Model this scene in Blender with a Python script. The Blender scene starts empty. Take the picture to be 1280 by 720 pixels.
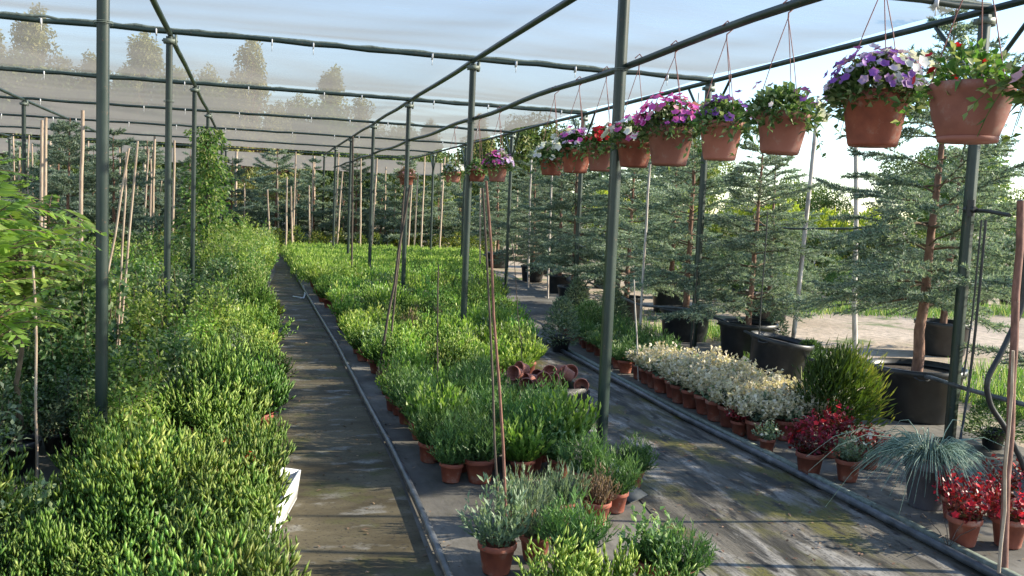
import bpy, math, random
import numpy as np
from mathutils import Vector, Matrix, Quaternion
R = math.radians
rng = np.random.default_rng(11)
random.seed(11)
scene = bpy.context.scene
COL = scene.collection

# ------------------------------------------------------------------ camera, sky, sun, exposure
F_PX = 1131.2; YAW = 0.2832; PITCH = 0.0848; ROLL = 0.0426; EYE = 1.6
cy, sy, cp, sp = math.cos(YAW), math.sin(YAW), math.cos(PITCH), math.sin(PITCH)
c_f = Vector((sy*cp, cy*cp, -sp)); c_r0 = Vector((cy, -sy, 0)); c_u0 = c_r0.cross(c_f)
c_r = math.cos(ROLL)*c_r0 + math.sin(ROLL)*c_u0
c_u = -math.sin(ROLL)*c_r0 + math.cos(ROLL)*c_u0
cam = bpy.data.cameras.new('camera'); camo = bpy.data.objects.new('camera', cam); COL.objects.link(camo)
m = Matrix((c_r, c_u, -c_f)).transposed().to_4x4(); m.translation = Vector((0, 0, EYE))
camo.matrix_world = m
cam.sensor_width = 36; cam.lens = 36*F_PX/1280; cam.clip_end = 2000; cam.clip_start = 0.05
scene.camera = camo

SUN_EL = 25.0; SUN_AZ = 101.0      # azimuth from +Y towards +X
world = bpy.data.worlds.new('World'); scene.world = world; world.use_nodes = True
wn = world.node_tree; bg = wn.nodes['Background']
sky = wn.nodes.new('ShaderNodeTexSky'); sky.sky_type = 'NISHITA'; sky.sun_disc = False
sky.sun_elevation = R(SUN_EL); sky.sun_rotation = R(SUN_AZ); sky.air_density = 1.0; sky.dust_density = 0.15; sky.ozone_density = 2.0
wn.links.new(sky.outputs[0], bg.inputs['Color']); bg.inputs['Strength'].default_value = 0.15
sl = bpy.data.lights.new('sun', 'SUN'); sl.energy = 5.0; sl.angle = R(0.55); sl.color = (1, 0.90, 0.72)
so = bpy.data.objects.new('sun', sl); COL.objects.link(so)
sd = Vector((math.sin(R(SUN_AZ))*math.cos(R(SUN_EL)), math.cos(R(SUN_AZ))*math.cos(R(SUN_EL)), math.sin(R(SUN_EL))))
so.rotation_euler = sd.to_track_quat('Z', 'Y').to_euler()
scene.view_settings.view_transform = 'Standard'; scene.view_settings.look = 'None'
scene.view_settings.gamma = 1; scene.view_settings.exposure = 1.13
scene.cycles.max_bounces = 8; scene.cycles.transparent_max_bounces = 16

def at(px, py, Z=None, X=None, Y=None):
    """real point where the sight line of a pixel of the 1280 px photo meets a height, or an upright plane"""
    d = c_f + c_r*((px-640)/F_PX) + c_u*((360-py)/F_PX)
    if Z is not None: k = (Z-EYE)/d.z
    elif X is not None: k = X/d.x
    else: k = Y/d.y
    return Vector((d.x*k, d.y*k, EYE+d.z*k))

# ------------------------------------------------------------------ materials
MATS = {}
def new_mat(name):
    m = bpy.data.materials.new(name); m.use_nodes = True
    nt = m.node_tree; p = nt.nodes['Principled BSDF']; MATS[name] = m
    return m, nt, p
def N(nt, t, **kw):
    n = nt.nodes.new(t)
    for k, v in kw.items():
        if k in ('op', 'operation'): n.operation = v
        elif k.startswith('i_'):
            key = k[2:]; key = int(key) if key.isdigit() else key
            n.inputs[key].default_value = v
        else: setattr(n, k, v)
    return n
def ramp(nt, fac, stops):
    r = nt.nodes.new('ShaderNodeValToRGB'); e = r.color_ramp.elements
    while len(e) < len(stops): e.new(0.5)
    for el, (p, c) in zip(e, stops): el.position = p; el.color = (*c, 1)
    nt.links.new(fac, r.inputs[0]); return r
def noise(nt, scale, detail=6, rough=0.55, coord='Object', vec=None, dist=0):
    n = N(nt, 'ShaderNodeTexNoise'); n.inputs['Scale'].default_value = scale
    n.inputs['Detail'].default_value = detail; n.inputs['Roughness'].default_value = rough; n.inputs['Distortion'].default_value = dist
    if vec is None:
        tc = N(nt, 'ShaderNodeTexCoord'); vec = tc.outputs[coord]
    nt.links.new(vec, n.inputs['Vector']); return n
def bump(nt, p, h, strength=0.4, dist=0.01):
    b = N(nt, 'ShaderNodeBump'); b.inputs['Strength'].default_value = strength; b.inputs['Distance'].default_value = dist
    nt.links.new(h, b.inputs['Height']); nt.links.new(b.outputs[0], p.inputs['Normal'])
def solid(name, stops, scale=6, rough=0.7, bumps=0.3, bd=0.004, metal=0.0, stretch=None, spec=0.5):
    m, nt, p = new_mat(name)
    tc = N(nt, 'ShaderNodeTexCoord'); vec = tc.outputs['Object']
    if stretch:
        mp = N(nt, 'ShaderNodeMapping'); mp.inputs['Scale'].default_value = stretch
        nt.links.new(vec, mp.inputs['Vector']); vec = mp.outputs[0]
    n = noise(nt, scale, vec=vec)
    r = ramp(nt, n.outputs[0], stops); nt.links.new(r.outputs[0], p.inputs['Base Color'])
    p.inputs['Roughness'].default_value = rough; p.inputs['Metallic'].default_value = metal
    p.inputs['Specular IOR Level'].default_value = spec
    if name.startswith('terra'):
        oi = N(nt, 'ShaderNodeObjectInfo'); mr = N(nt, 'ShaderNodeMapRange'); mr.inputs['To Min'].default_value = .72; mr.inputs['To Max'].default_value = 1.15
        nt.links.new(oi.outputs['Random'], mr.inputs['Value']); hs = N(nt, 'ShaderNodeHueSaturation'); nt.links.new(mr.outputs[0], hs.inputs['Value'])
        n3 = noise(nt, 14, 5, .7); st = ramp(nt, n3.outputs[0], [(.55, (0, 0, 0)), (.72, (.55, .55, .55))]); mxs = N(nt, 'ShaderNodeMixRGB'); mxs.inputs[2].default_value = (.42, .36, .30, 1)
        nt.links.new(st.outputs[0], mxs.inputs[0]); nt.links.new(r.outputs[0], mxs.inputs[1]); nt.links.new(mxs.outputs[0], hs.inputs['Color']); nt.links.new(hs.outputs[0], p.inputs['Base Color'])
    if name.startswith('green_painted'):
        n3 = noise(nt, 22, 6, .75); st = ramp(nt, n3.outputs[0], [(.62, (0, 0, 0)), (.68, (.8, .8, .8))]); mxs = N(nt, 'ShaderNodeMixRGB'); mxs.inputs[2].default_value = (.15, .085, .05, 1)
        nt.links.new(st.outputs[0], mxs.inputs[0]); nt.links.new(r.outputs[0], mxs.inputs[1]); nt.links.new(mxs.outputs[0], p.inputs['Base Color'])
    if bumps: bump(nt, p, n.outputs[0], bumps, bd)
    return m
def leafmat(name, stops, trans=0.35, rough=0.45, spec=0.4, vary=0.3, tcol=1.25):
    """leaf colour from the per-leaf 'tint', small change from plant to plant, light passes through the blade"""
    m, nt, p = new_mat(name)
    a = N(nt, 'ShaderNodeAttribute', attribute_name='tint')
    r = ramp(nt, a.outputs['Fac'], stops)
    oi = N(nt, 'ShaderNodeObjectInfo')
    mr = N(nt, 'ShaderNodeMapRange'); mr.inputs['To Min'].default_value = 1-vary; mr.inputs['To Max'].default_value = 1+vary
    nt.links.new(oi.outputs['Random'], mr.inputs['Value'])
    hsv = N(nt, 'ShaderNodeHueSaturation')
    nt.links.new(mr.outputs[0], hsv.inputs['Value']); nt.links.new(r.outputs[0], hsv.inputs['Color'])
    mh = N(nt, 'ShaderNodeMath', op='MULTIPLY_ADD'); mh.inputs[1].default_value = 0.03 if vary > .15 else .004; mh.inputs[2].default_value = 0.485 if vary > .15 else .498
    fr = N(nt, 'ShaderNodeMath', op='FRACT'); ml = N(nt, 'ShaderNodeMath', op='MULTIPLY'); ml.inputs[1].default_value = 7.31
    nt.links.new(oi.outputs['Random'], ml.inputs[0]); nt.links.new(ml.outputs[0], fr.inputs[0]); nt.links.new(fr.outputs[0], mh.inputs[0])
    nt.links.new(mh.outputs[0], hsv.inputs['Hue'])
    nt.links.new(hsv.outputs[0], p.inputs['Base Color'])
    p.inputs['Roughness'].default_value = rough; p.inputs['Specular IOR Level'].default_value = spec
    t = N(nt, 'ShaderNodeBsdfTranslucent')
    g = N(nt, 'ShaderNodeMixRGB', blend_type='MULTIPLY'); g.inputs[0].default_value = 1; g.inputs[2].default_value = (tcol*1.05, tcol*1.1, tcol*0.6, 1)
    nt.links.new(hsv.outputs[0], g.inputs[1]); nt.links.new(g.outputs[0], t.inputs['Color'])
    mx = N(nt, 'ShaderNodeMixShader'); mx.inputs[0].default_value = trans
    nt.links.new(p.outputs[0], mx.inputs[1]); nt.links.new(t.outputs[0], mx.inputs[2])
    nt.links.new(mx.outputs[0], nt.nodes['Material Output'].inputs[0])
    return m
L3 = lambda a, b, c: [(0, a), (0.55, b), (1, c)]
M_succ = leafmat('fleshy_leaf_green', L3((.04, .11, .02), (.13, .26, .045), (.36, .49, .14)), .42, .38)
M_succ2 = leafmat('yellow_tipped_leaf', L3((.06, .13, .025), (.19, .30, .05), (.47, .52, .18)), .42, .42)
M_dark = leafmat('dark_needle_leaf', L3((.035, .085, .03), (.07, .155, .045), (.15, .26, .07)), .25, .5)
M_grey = leafmat('grey_green_leaf', L3((.07, .11, .07), (.15, .21, .13), (.28, .34, .22)), .25, .55)
M_shrub = leafmat('shrub_leaf', L3((.04, .09, .025), (.11, .20, .06), (.36, .42, .22)), .3, .4)
M_fern2 = leafmat('bright_shrub_leaf', L3((.06, .13, .03), (.15, .27, .06), (.42, .42, .20)), .38, .42)
M_fern = leafmat('feathery_leaf', L3((.09, .18, .03), (.23, .36, .07), (.52, .58, .20)), .45, .35)
M_spruce = leafmat('spruce_needle', L3((.06, .10, .065), (.20, .28, .22), (.46, .52, .42)), .28, .55, vary=.2)
M_cream = leafmat('cream_leaf', L3((.16, .20, .08), (.68, .58, .42), (.86, .78, .66)), .3, .5, vary=.1, tcol=.9)
M_redleaf = leafmat('red_leaf', L3((.05, .07, .02), (.25, .014, .02), (.48, .03, .04)), .3, .4, tcol=.9)
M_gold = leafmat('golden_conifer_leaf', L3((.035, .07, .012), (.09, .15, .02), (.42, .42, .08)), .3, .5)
M_blueg = leafmat('blue_grass_leaf', L3((.10, .16, .14), (.19, .28, .24), (.34, .42, .35)), .2, .5)
M_dry = leafmat('dry_leaf', L3((.10, .06, .04), (.24, .15, .10), (.40, .29, .19)), .25, .7, tcol=.9)
M_tree = leafmat('far_tree_leaf', L3((.045, .09, .02), (.11, .17, .04), (.26, .27, .09)), .3, .6)
M_poplar = leafmat('yellowing_tree_leaf', L3((.14, .16, .05), (.30, .31, .11), (.48, .44, .20)), .35, .6)
M_lime = leafmat('yellow_hedge_leaf', L3((.22, .28, .03), (.45, .50, .06), (.70, .66, .10)), .35, .5)
def petal(name, a, b): return leafmat(name, L3(a, b, tuple(min(.95, x*1.15) for x in b)), .35, .5, vary=.08, tcol=.9)
P_mag = petal('magenta_petal', (.42, .04, .30), (.68, .13, .50))
P_white = petal('white_petal', (.70, .68, .70), (.88, .86, .88))
P_lav = petal('lavender_petal', (.38, .18, .48), (.70, .60, .80))
P_vio = petal('violet_petal', (.12, .03, .28), (.32, .12, .52))
P_red = petal('red_petal', (.55, .01, .02), (.80, .03, .05))
P_pink = petal('pink_petal', (.60, .22, .30), (.82, .45, .50))
P_wht2 = petal('cream_petal', (.75, .68, .55), (.88, .82, .70))
M_terra = solid('terracotta', [(.28, (.20, .07, .05)), (.45, (.34, .125, .09)), (.62, (.40, .16, .12)), (.78, (.50, .30, .24))], 5, .72, .25, .002)
M_terra2 = solid('terracotta_dark', [(.25, (.17, .045, .03)), (.55, (.30, .085, .05)), (.8, (.42, .16, .10))], 12, .7, .25, .002)
M_black = solid('black_plastic', [(.3, (.012, .013, .015)), (.6, (.028, .03, .032)), (.85, (.09, .085, .075))], 7, .42, .2, .003)
M_hose = solid('black_hose', [(.3, (.03, .035, .04)), (.55, (.085, .095, .11)), (.8, (.22, .23, .24))], 9, .36, .2, .003)
M_greyp = solid('grey_plastic', [(.3, (.09, .08, .09)), (.7, (.16, .145, .16))], 8, .5, .15, .002)
M_soil = solid('potting_soil', [(.3, (.02, .014, .01)), (.7, (.07, .05, .035))], 60, .95, .9, .01)
M_white = solid('white_plastic', [(.3, (.62, .64, .66)), (.7, (.82, .82, .82))], 9, .5, .2, .003)
M_steel = solid('green_painted_steel', [(.28, (.014, .028, .023)), (.52, (.024, .042, .034)), (.68, (.055, .078, .064)), (.82, (.10, .08, .06))], 3, .38, .0, .002, stretch=(1, 1, .6))
M_galv = solid('weathered_steel', [(.3, (.10, .12, .10)), (.6, (.20, .24, .20)), (.85, (.32, .34, .30))], 6, .5, .2, .002, stretch=(5, 5, 1))
M_rust = solid('rusty_iron', [(.3, (.10, .045, .03)), (.6, (.24, .11, .08)), (.85, (.40, .22, .17))], 14, .75, .4, .003, stretch=(3, 3, 1))
M_wood = solid('bare_wood_stake', [(.25, (.30, .20, .14)), (.55, (.52, .40, .30)), (.85, (.70, .60, .48))], 9, .8, .4, .004, stretch=(7, 7, .7))
M_white_bark = solid('pale_pole_bark', [(.30, (.16, .12, .10)), (.48, (.45, .40, .36)), (.8, (.68, .63, .58))], 6, .7, .4, .004, stretch=(3, 3, 1))
M_dwood = solid('dark_stake', [(.3, (.04, .03, .025)), (.7, (.12, .09, .07))], 12, .85, .4, .003, stretch=(5, 5, 1))
M_bark = solid('spruce_bark', [(.25, (.10, .05, .035)), (.55, (.24, .13, .09)), (.85, (.42, .27, .20))], 16, .9, .9, .012, stretch=(1.5, 1.5, .6))
M_twig = solid('twig', [(.3, (.09, .06, .035)), (.7, (.20, .14, .09))], 20, .85, .2, .002)
M_sheet = solid('dusty_grey_sheet', [(.3, (.04, .046, .05)), (.7, (.10, .11, .115))], 10, .6, .3, .003)
M_string = solid('hanger_wire', [(.3, (.16, .05, .045)), (.7, (.34, .15, .13))], 20, .6, 0)

def net_material():
    m, nt, p = new_mat('shade_net_weave')
    geo = N(nt, 'ShaderNodeNewGeometry')
    dot = N(nt, 'ShaderNodeVectorMath', operation='DOT_PRODUCT'); nt.links.new(geo.outputs['Normal'], dot.inputs[0]); nt.links.new(geo.outputs['Incoming'], dot.inputs[1])
    ab = N(nt, 'ShaderNodeMath', op='ABSOLUTE'); nt.links.new(dot.outputs['Value'], ab.inputs[0])
    mx = N(nt, 'ShaderNodeMath', op='MAXIMUM'); mx.inputs[1].default_value = .09; nt.links.new(ab.outputs[0], mx.inputs[0])
    inv = N(nt, 'ShaderNodeMath', op='DIVIDE'); inv.inputs[0].default_value = 0.70; nt.links.new(mx.outputs[0], inv.inputs[1])
    tc = N(nt, 'ShaderNodeTexCoord')
    mp = N(nt, 'ShaderNodeMapping'); mp.inputs['Scale'].default_value = (2.0, 14, 1); nt.links.new(tc.outputs['Object'], mp.inputs[0])
    n1 = noise(nt, 1.6, 5, .6, vec=mp.outputs[0])
    mr = N(nt, 'ShaderNodeMapRange'); mr.inputs['From Min'].default_value = .3; mr.inputs['From Max'].default_value = .7
    mr.inputs['To Min'].default_value = .765; mr.inputs['To Max'].default_value = .80; nt.links.new(n1.outputs[0], mr.inputs[0])
    pw = N(nt, 'ShaderNodeMath', op='POWER'); nt.links.new(mr.outputs[0], pw.inputs[0]); nt.links.new(inv.outputs[0], pw.inputs[1])
    d = N(nt, 'ShaderNodeBsdfDiffuse'); d.inputs['Color'].default_value = (.37, .345, .31, 1)
    t = N(nt, 'ShaderNodeBsdfTranslucent'); t.inputs['Color'].default_value = (.36, .33, .285, 1)
    ad = N(nt, 'ShaderNodeMixShader'); ad.inputs[0].default_value = .62; nt.links.new(d.outputs[0], ad.inputs[1]); nt.links.new(t.outputs[0], ad.inputs[2])
    tr = N(nt, 'ShaderNodeBsdfTransparent')
    mm = N(nt, 'ShaderNodeMixShader'); nt.links.new(pw.outputs[0], mm.inputs[0]); nt.links.new(ad.outputs[0], mm.inputs[1]); nt.links.new(tr.outputs[0], mm.inputs[2])
    nt.links.new(mm.outputs[0], nt.nodes['Material Output'].inputs[0])
    return m
M_net = net_material()

def ground_material(name, kind):
    m, nt, p = new_mat(name)
    tc = N(nt, 'ShaderNodeTexCoord')
    def mapped(s):
        mp = N(nt, 'ShaderNodeMapping'); mp.inputs['Scale'].default_value = s; nt.links.new(tc.outputs['Object'], mp.inputs[0]); return mp.outputs[0]
    def mixc(f, a, b):
        x = N(nt, 'ShaderNodeMixRGB'); nt.links.new(f, x.inputs[0])
        for i, v in ((1, a), (2, b)):
            if isinstance(v, tuple): x.inputs[i].default_value = (*v, 1)
            else: nt.links.new(v, x.inputs[i])
        return x.outputs[0]
    def mask(vec, scale, lo, hi, det=7):
        n = noise(nt, scale, det, .6, vec=vec)
        r = N(nt, 'ShaderNodeMapRange'); r.inputs['From Min'].default_value = lo; r.inputs['From Max'].default_value = hi; r.clamp = True
        nt.links.new(n.outputs[0], r.inputs[0]); return r.outputs[0], n.outputs[0]
    if kind == 'dirt':
        a, h = mask(tc.outputs['Object'], .5, .4, .62)
        c = mixc(a, (.36, .28, .21), (.52, .42, .33))
        b, h2 = mask(tc.outputs['Object'], 7, .45, .7); c = mixc(b, c, (.26, .22, .16))
        g, _ = mask(tc.outputs['Object'], .9, .56, .66); c = mixc(g, c, (.10, .14, .04))
        p.inputs['Roughness'].default_value = .95; bump(nt, p, h2, .6, .04)
    elif kind == 'mat':      # grey woven ground cover, dusty
        a, h = mask(tc.outputs['Object'], 1.3, .38, .62)
        c = mixc(a, (.082, .076, .066), (.205, .192, .168))
        b, h2 = mask(mapped((3, 1, 1)), 5, .5, .72); c = mixc(b, c, (.07, .065, .05))
        s, h3 = mask(tc.outputs['Object'], 38, .55, .75, 3); c = mixc(s, c, (.12, .11, .09))
        p.inputs['Roughness'].default_value = .8; bump(nt, p, h2, .4, .01)
    elif kind == 'left':     # mossy worn path, crosswise shadow bands put into the colour
        a, h = mask(mapped((.8, 1.5, 1)), 1.5, .40, .62)
        c = mixc(a, (.052, .041, .020), (.125, .106, .066))
        b, h2 = mask(mapped((1.6, 2.6, 1)), 2.2, .55, .70); c = mixc(b, c, (.24, .235, .215))
        d, h3 = mask(tc.outputs['Object'], 2.3, .52, .64); c = mixc(d, c, (.065, .068, .018))
        s, h4 = mask(tc.outputs['Object'], 55, .56, .70, 3); c = mixc(s, c, (.03, .025, .018))
        p.inputs['Roughness'].default_value = .75; bump(nt, p, h2, .8, .015)
    else:                    # right path: dark sheet, long worn streaks, moss
        a, h = mask(mapped((3.2, .7, 1)), 1.6, .42, .60)
        c = mixc(a, (.038, .034, .026), (.140, .125, .100))
        b, h2 = mask(mapped((4.2, .75, 1)), 1.7, .50, .62); c = mixc(b, c, (.28, .265, .24))
        d, h3 = mask(mapped((2.0, .8, 1)), 1.6, .50, .60); c = mixc(d, c, (.105, .098, .024))
        e, h5 = mask(mapped((5, 1.2, 1)), 2.2, .54, .63); c = mixc(e, c, (.022, .02, .018))
        s, h4 = mask(tc.outputs['Object'], 60, .55, .70, 3); c = mixc(s, c, (.05, .045, .035))
        p.inputs['Roughness'].default_value = .62; bump(nt, p, h2, 1.0, .02)
    nt.links.new(c, p.inputs['Base Color'])
    if kind in ('left', 'right'): p.inputs['Specular IOR Level'].default_value = .3
    return m

# ------------------------------------------------------------------ mesh building
def unit(v): return v/np.maximum(np.linalg.norm(v, axis=-1, keepdims=True), 1e-9)
class MB:
    def __init__(s): s.v = []; s.f = []; s.t = []; s.n = 0
    def add(s, v, f, tint=.5):
        v = np.asarray(v, float).reshape(-1, 3); f = np.asarray(f, int)
        s.v.append(v); s.f.append(f+s.n)
        s.t.append(np.broadcast_to(np.asarray(tint, float), (len(f),)).copy()); s.n += len(v)
    def tube(s, pts, rad, seg=6, tint=.5, caps=True, square=False):
        pts = np.asarray(pts, float); k = len(pts); rad = np.broadcast_to(np.asarray(rad, float), (k,))
        tan = unit(np.gradient(pts, axis=0)); up = np.array([0, 0, 1.]) if abs(tan[0][2]) < .9 else np.array([0, 1., 0])
        a = unit(np.cross(tan, up)); b = np.cross(tan, a)
        ang = (np.arange(seg)+(.5 if square else 0))*2*np.pi/seg
        ring = pts[:, None]+rad[:, None, None]*(np.cos(ang)[None, :, None]*a[:, None]+np.sin(ang)[None, :, None]*b[:, None])
        i = np.arange(k-1)[:, None]*seg; j = np.arange(seg)[None]; jn = (j+1) % seg
        s.add(ring.reshape(-1, 3), np.stack([i+j, i+jn, i+seg+jn, i+seg+j], -1).reshape(-1, 4), tint)
        if caps:
            for q in (0, k-1):
                c = pts[q]; vv = np.vstack([ring[q], c]); jj = np.arange(seg)
                s.add(vv, np.stack([jj, (jj+1) % seg, np.full(seg, seg)], -1), tint)
    def lathe(s, prof, seg=24, c=(0, 0, 0), tint=.5, wob=None):
        prof = np.asarray(prof, float); k = len(prof); ang = np.arange(seg)*2*np.pi/seg
        r = prof[:, 0][:, None]*np.ones(seg)
        v = np.stack([r*np.cos(ang)+c[0], r*np.sin(ang)+c[1], prof[:, 1][:, None]+c[2]+0*r], -1)
        i = np.arange(k-1)[:, None]*seg; j = np.arange(seg)[None]; jn = (j+1) % seg
        s.add(v.reshape(-1, 3), np.stack([i+j, i+jn, i+seg+jn, i+seg+j], -1).reshape(-1, 4), tint)
    def box(s, c, h, rotz=0, tint=.5):
        c = np.asarray(c, float); x, y, z = h
        v = np.array([[a*x, b*y, d*z] for a in (-1, 1) for b in (-1, 1) for d in (-1, 1)])
        cs, sn = math.cos(rotz), math.sin(rotz); v = np.stack([v[:, 0]*cs-v[:, 1]*sn, v[:, 0]*sn+v[:, 1]*cs, v[:, 2]], -1)+c
        s.add(v, [[0, 1, 3, 2], [4, 6, 7, 5], [0, 4, 5, 1], [2, 3, 7, 6], [0, 2, 6, 4], [1, 5, 7, 3]], tint)
    def leaves(s, base, d, nrm, L, W, fold=.25, droop=0., tint=None, mid=.45):
        """folded pointed leaves, two quads each"""
        n = len(base); d = unit(d); side = unit(np.cross(d, nrm)); up = np.cross(side, d)
        L = np.broadcast_to(L, (n,))[:, None]; W = np.broadcast_to(W, (n,))[:, None]
        tip = base+d*L+np.array([0, 0, -1.])*droop*L
        m = base+d*L*mid
        a = m+side*W*.5+up*W*fold; b = m-side*W*.5+up*W*fold; c = m-np.array([0, 0, 1.])*0
        v = np.stack([base, a, tip, b, c], 1).reshape(-1, 3); i = np.arange(n)[:, None]*5
        f = np.concatenate([i+np.array([[0, 1, 2, 4]]), i+np.array([[0, 4, 2, 3]])], 1).reshape(-1, 4)
        if tint is None: tint = rng.random(n)
        s.add(v, f, np.repeat(np.broadcast_to(tint, (n,)), 2))
    def fingers(s, base, d, L, W, tint=None, bulge=.55):
        """fleshy three sided leaves"""
        n = len(base); d = unit(d); h = unit(np.cross(d, rng.normal(size=(n, 3)))); g = np.cross(d, h)
        L = np.broadcast_to(L, (n,))[:, None]; W = np.broadcast_to(W, (n,))[:, None]*.5
        m = base+d*L*bulge
        ps = [base]+[m+W*(math.cos(q)*h+math.sin(q)*g) for q in (0, 2.094, 4.189)]+[base+d*L]
        v = np.stack(ps, 1).reshape(-1, 3); i = np.arange(n)[:, None]*5
        tri = np.array([[0, 2, 1], [0, 3, 2], [0, 1, 3], [1, 2, 4], [2, 3, 4], [3, 1, 4]])
        f = (i[:, :, None]+tri[None]).reshape(-1, 3)
        if tint is None: tint = rng.random(n)
        s.add(v, f, np.repeat(np.broadcast_to(tint, (n,)), 6))
    def blades(s, base, d, up0, L, W, tint=None):
        """flat quads (needles)"""
        n = len(base); d = unit(d); side = unit(np.cross(d, up0))
        L = np.broadcast_to(L, (n,))[:, None]; W = np.broadcast_to(W, (n,))[:, None]*.5
        v = np.stack([base-side*W, base+side*W, base+d*L+side*W*.25, base+d*L-side*W*.25], 1).reshape(-1, 3)
        f = np.arange(n*4).reshape(-1, 4)
        s.add(v, f, rng.random(n) if tint is None else tint)
    def mesh(s, name, mat, smooth=False):
        me = bpy.data.meshes.new(name)
        V = np.vstack(s.v); me.vertices.add(len(V)); me.vertices.foreach_set('co', V.ravel())
        li = np.concatenate([f.ravel() for f in s.f]); tot = np.concatenate([np.full(len(f), f.shape[1]) for f in s.f])
        me.loops.add(len(li)); me.loops.foreach_set('vertex_index', li.astype(np.int32))
        me.polygons.add(len(tot)); st = np.concatenate([[0], np.cumsum(tot)[:-1]])
        me.polygons.foreach_set('loop_start', st.astype(np.int32))
        try: me.polygons.foreach_set('loop_total', tot.astype(np.int32))
        except Exception: pass
        a = me.attributes.new('tint', 'FLOAT', 'FACE'); a.data.foreach_set('value', np.concatenate(s.t).astype(np.float32))
        if smooth: me.polygons.foreach_set('use_smooth', np.ones(len(tot), bool))
        me.materials.append(mat); me.update(calc_edges=True); me.validate()
        return me

# ------------------------------------------------------------------ things
def tag(o, label=None, cat=None, group=None, kind=None):
    if label: o['label'] = label
    if cat: o['category'] = cat
    if group: o['group'] = group
    if kind: o['kind'] = kind
    return o
def link(name, me, parent=None, loc=(0, 0, 0), label=None):
    o = bpy.data.objects.new(name, me); COL.objects.link(o); o.location = loc
    if parent: o.parent = parent
    if label: o['label'] = label
    return o
def spawn(name, kit, loc, label, cat, group=None, rz=0., sc=1., tilt=(0, 0)):
    """a thing from a kit [(part name, mesh, [(sub-part name, mesh)])...]"""
    if len(kit) == 1 and isinstance(kit[0], tuple) and kit[0][0] == '':
        r = bpy.data.objects.new(name, kit[0][1]); COL.objects.link(r)
    else:
        r = bpy.data.objects.new(name, None); r.empty_display_size = .1; COL.objects.link(r)
        for k in kit:
            c = link(k[0], k[1], r)
            for g in (k[2] if len(k) > 2 else []): link(g[0], g[1], c)
    r.location = loc; r.rotation_euler = (tilt[0], tilt[1], rz)
    r.scale = (sc, sc, sc) if not hasattr(sc, '__len__') else sc
    return tag(r, label, cat, group)
def structure(name, verts, faces, mat):
    me = bpy.data.meshes.new(name); me.from_pydata(verts, [], faces); me.materials.append(mat); me.update()
    return tag(link(name, me), kind='structure')

# ------------------------------------------------------------------ ground, paths
def sheet(name, pts, z, mat):   # pts: left edge list, right edge list
    l, r = pts; v = []; f = []
    for (a, b) in zip(l, r): v += [(a[0], a[1], z), (b[0], b[1], z)]
    for i in range(len(l)-1): f.append((2*i, 2*i+1, 2*i+3, 2*i+2))
    return structure(name, v, f, mat)
# uneven ground to the horizon
gv = []; gx = np.concatenate([[-700, -200, -60], np.linspace(-25, 25, 60), [60, 200, 700]]); gy = np.concatenate([[-300, -60], np.linspace(-10, 60, 80), [120, 300, 900]])
for y in gy:
    for x in gx:
        h = 0.05*math.sin(x*1.1+y*.7)*math.sin(y*.9) if (abs(x-1) > 8 or y > 31) else 0
        gv.append((x, y, -0.012+ (h*.6 if abs(h) > 0 else 0)))
nx = len(gx); gf = [(j*nx+i, j*nx+i+1, (j+1)*nx+i+1, (j+1)*nx+i) for j in range(len(gy)-1) for i in range(nx-1)]
structure('ground', gv, gf, ground_material('dry_dirt', 'dirt'))
sheet('shade_house_floor', ([(-13, -3), (-16, 30), (-26, 48)], [(5.35, -3), (6.3, 30), (9, 48)]), 0.0, ground_material('weed_mat', 'mat'))  # far stretch added past the house to darken the ground among the spruces
ys = [-2, 3.8, 5.2, 7.4, 9.8, 12.5, 16.5, 21, 28, 30]
sheet('garden_path', ([(x, y) for x, y in zip([.05, .1, .15, .2, .2, .2, .3, .55, .7, .7], ys)], [(x, y) for x, y in zip([.78, .80, .87, .90, .92, .93, .95, .95, .95, .95], ys)]), 0.004, ground_material('mossy_path', 'left'))
sheet('garden_path', ([(1.75, -1), (2.0, 3.6), (2.2, 5), (2.45, 7), (2.75, 9), (2.9, 11), (3.0, 13)], [(3.25, -1), (3.33, 3.6), (3.36, 5), (3.36, 7), (3.4, 9), (3.5, 11), (3.6, 13)]), 0.004, ground_material('worn_sheet_path', 'right'))

# ------------------------------------------------------------------ frame of the shade house
Y0, BAY, TOP = 5.547, 4.17, 3.2
ROWX = {'g': -10.1, 'f': -7.0, 'e': -3.906, 'd': -0.803, 'a': 2.283, 'c': 5.119}
def post_mesh(h=TOP-.03, r=.042, mat=M_steel):
    b = MB(); b.tube([(0, 0, .01), (0, 0, h)], r, 4, square=True)
    me = b.mesh('post_tube', mat)
    p = MB(); p.box((0, 0, .008), (.08, .08, .006)); return me, p.mesh('post_plate', mat)
pm, pp = post_mesh()
bk = MB(); bk.box((0, 0, TOP-.075), (.055, .055, .02)); bk.box((.06, 0, TOP-.06), (.012, .03, .05)); bk.tube([(-.07, 0, TOP-.07), (.08, 0, TOP-.07)], .009, 6); brm = bk.mesh('post_bracket', M_galv)
tb = MB()
for z_ in (2.53,):
    a_ = np.linspace(0, 12.6, 26); tb.tube(np.stack([.05*np.cos(a_), .05*np.sin(a_), z_+a_*.0015], -1), .0022, 4)
tie_m = tb.mesh('wire_tie', M_galv)
ordn = ['nearest', 'second', 'third', 'fourth', 'fifth', 'sixth', 'seventh']
rown = {'c': 'along the open right edge of the shade house', 'a': 'in the row holding the hanging basket rail', 'd': 'in the row through the left bed', 'e': 'in the row beyond the left shrubs', 'f': 'in the second row beyond the left shrubs', 'g': 'in the farthest left row'}
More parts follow.
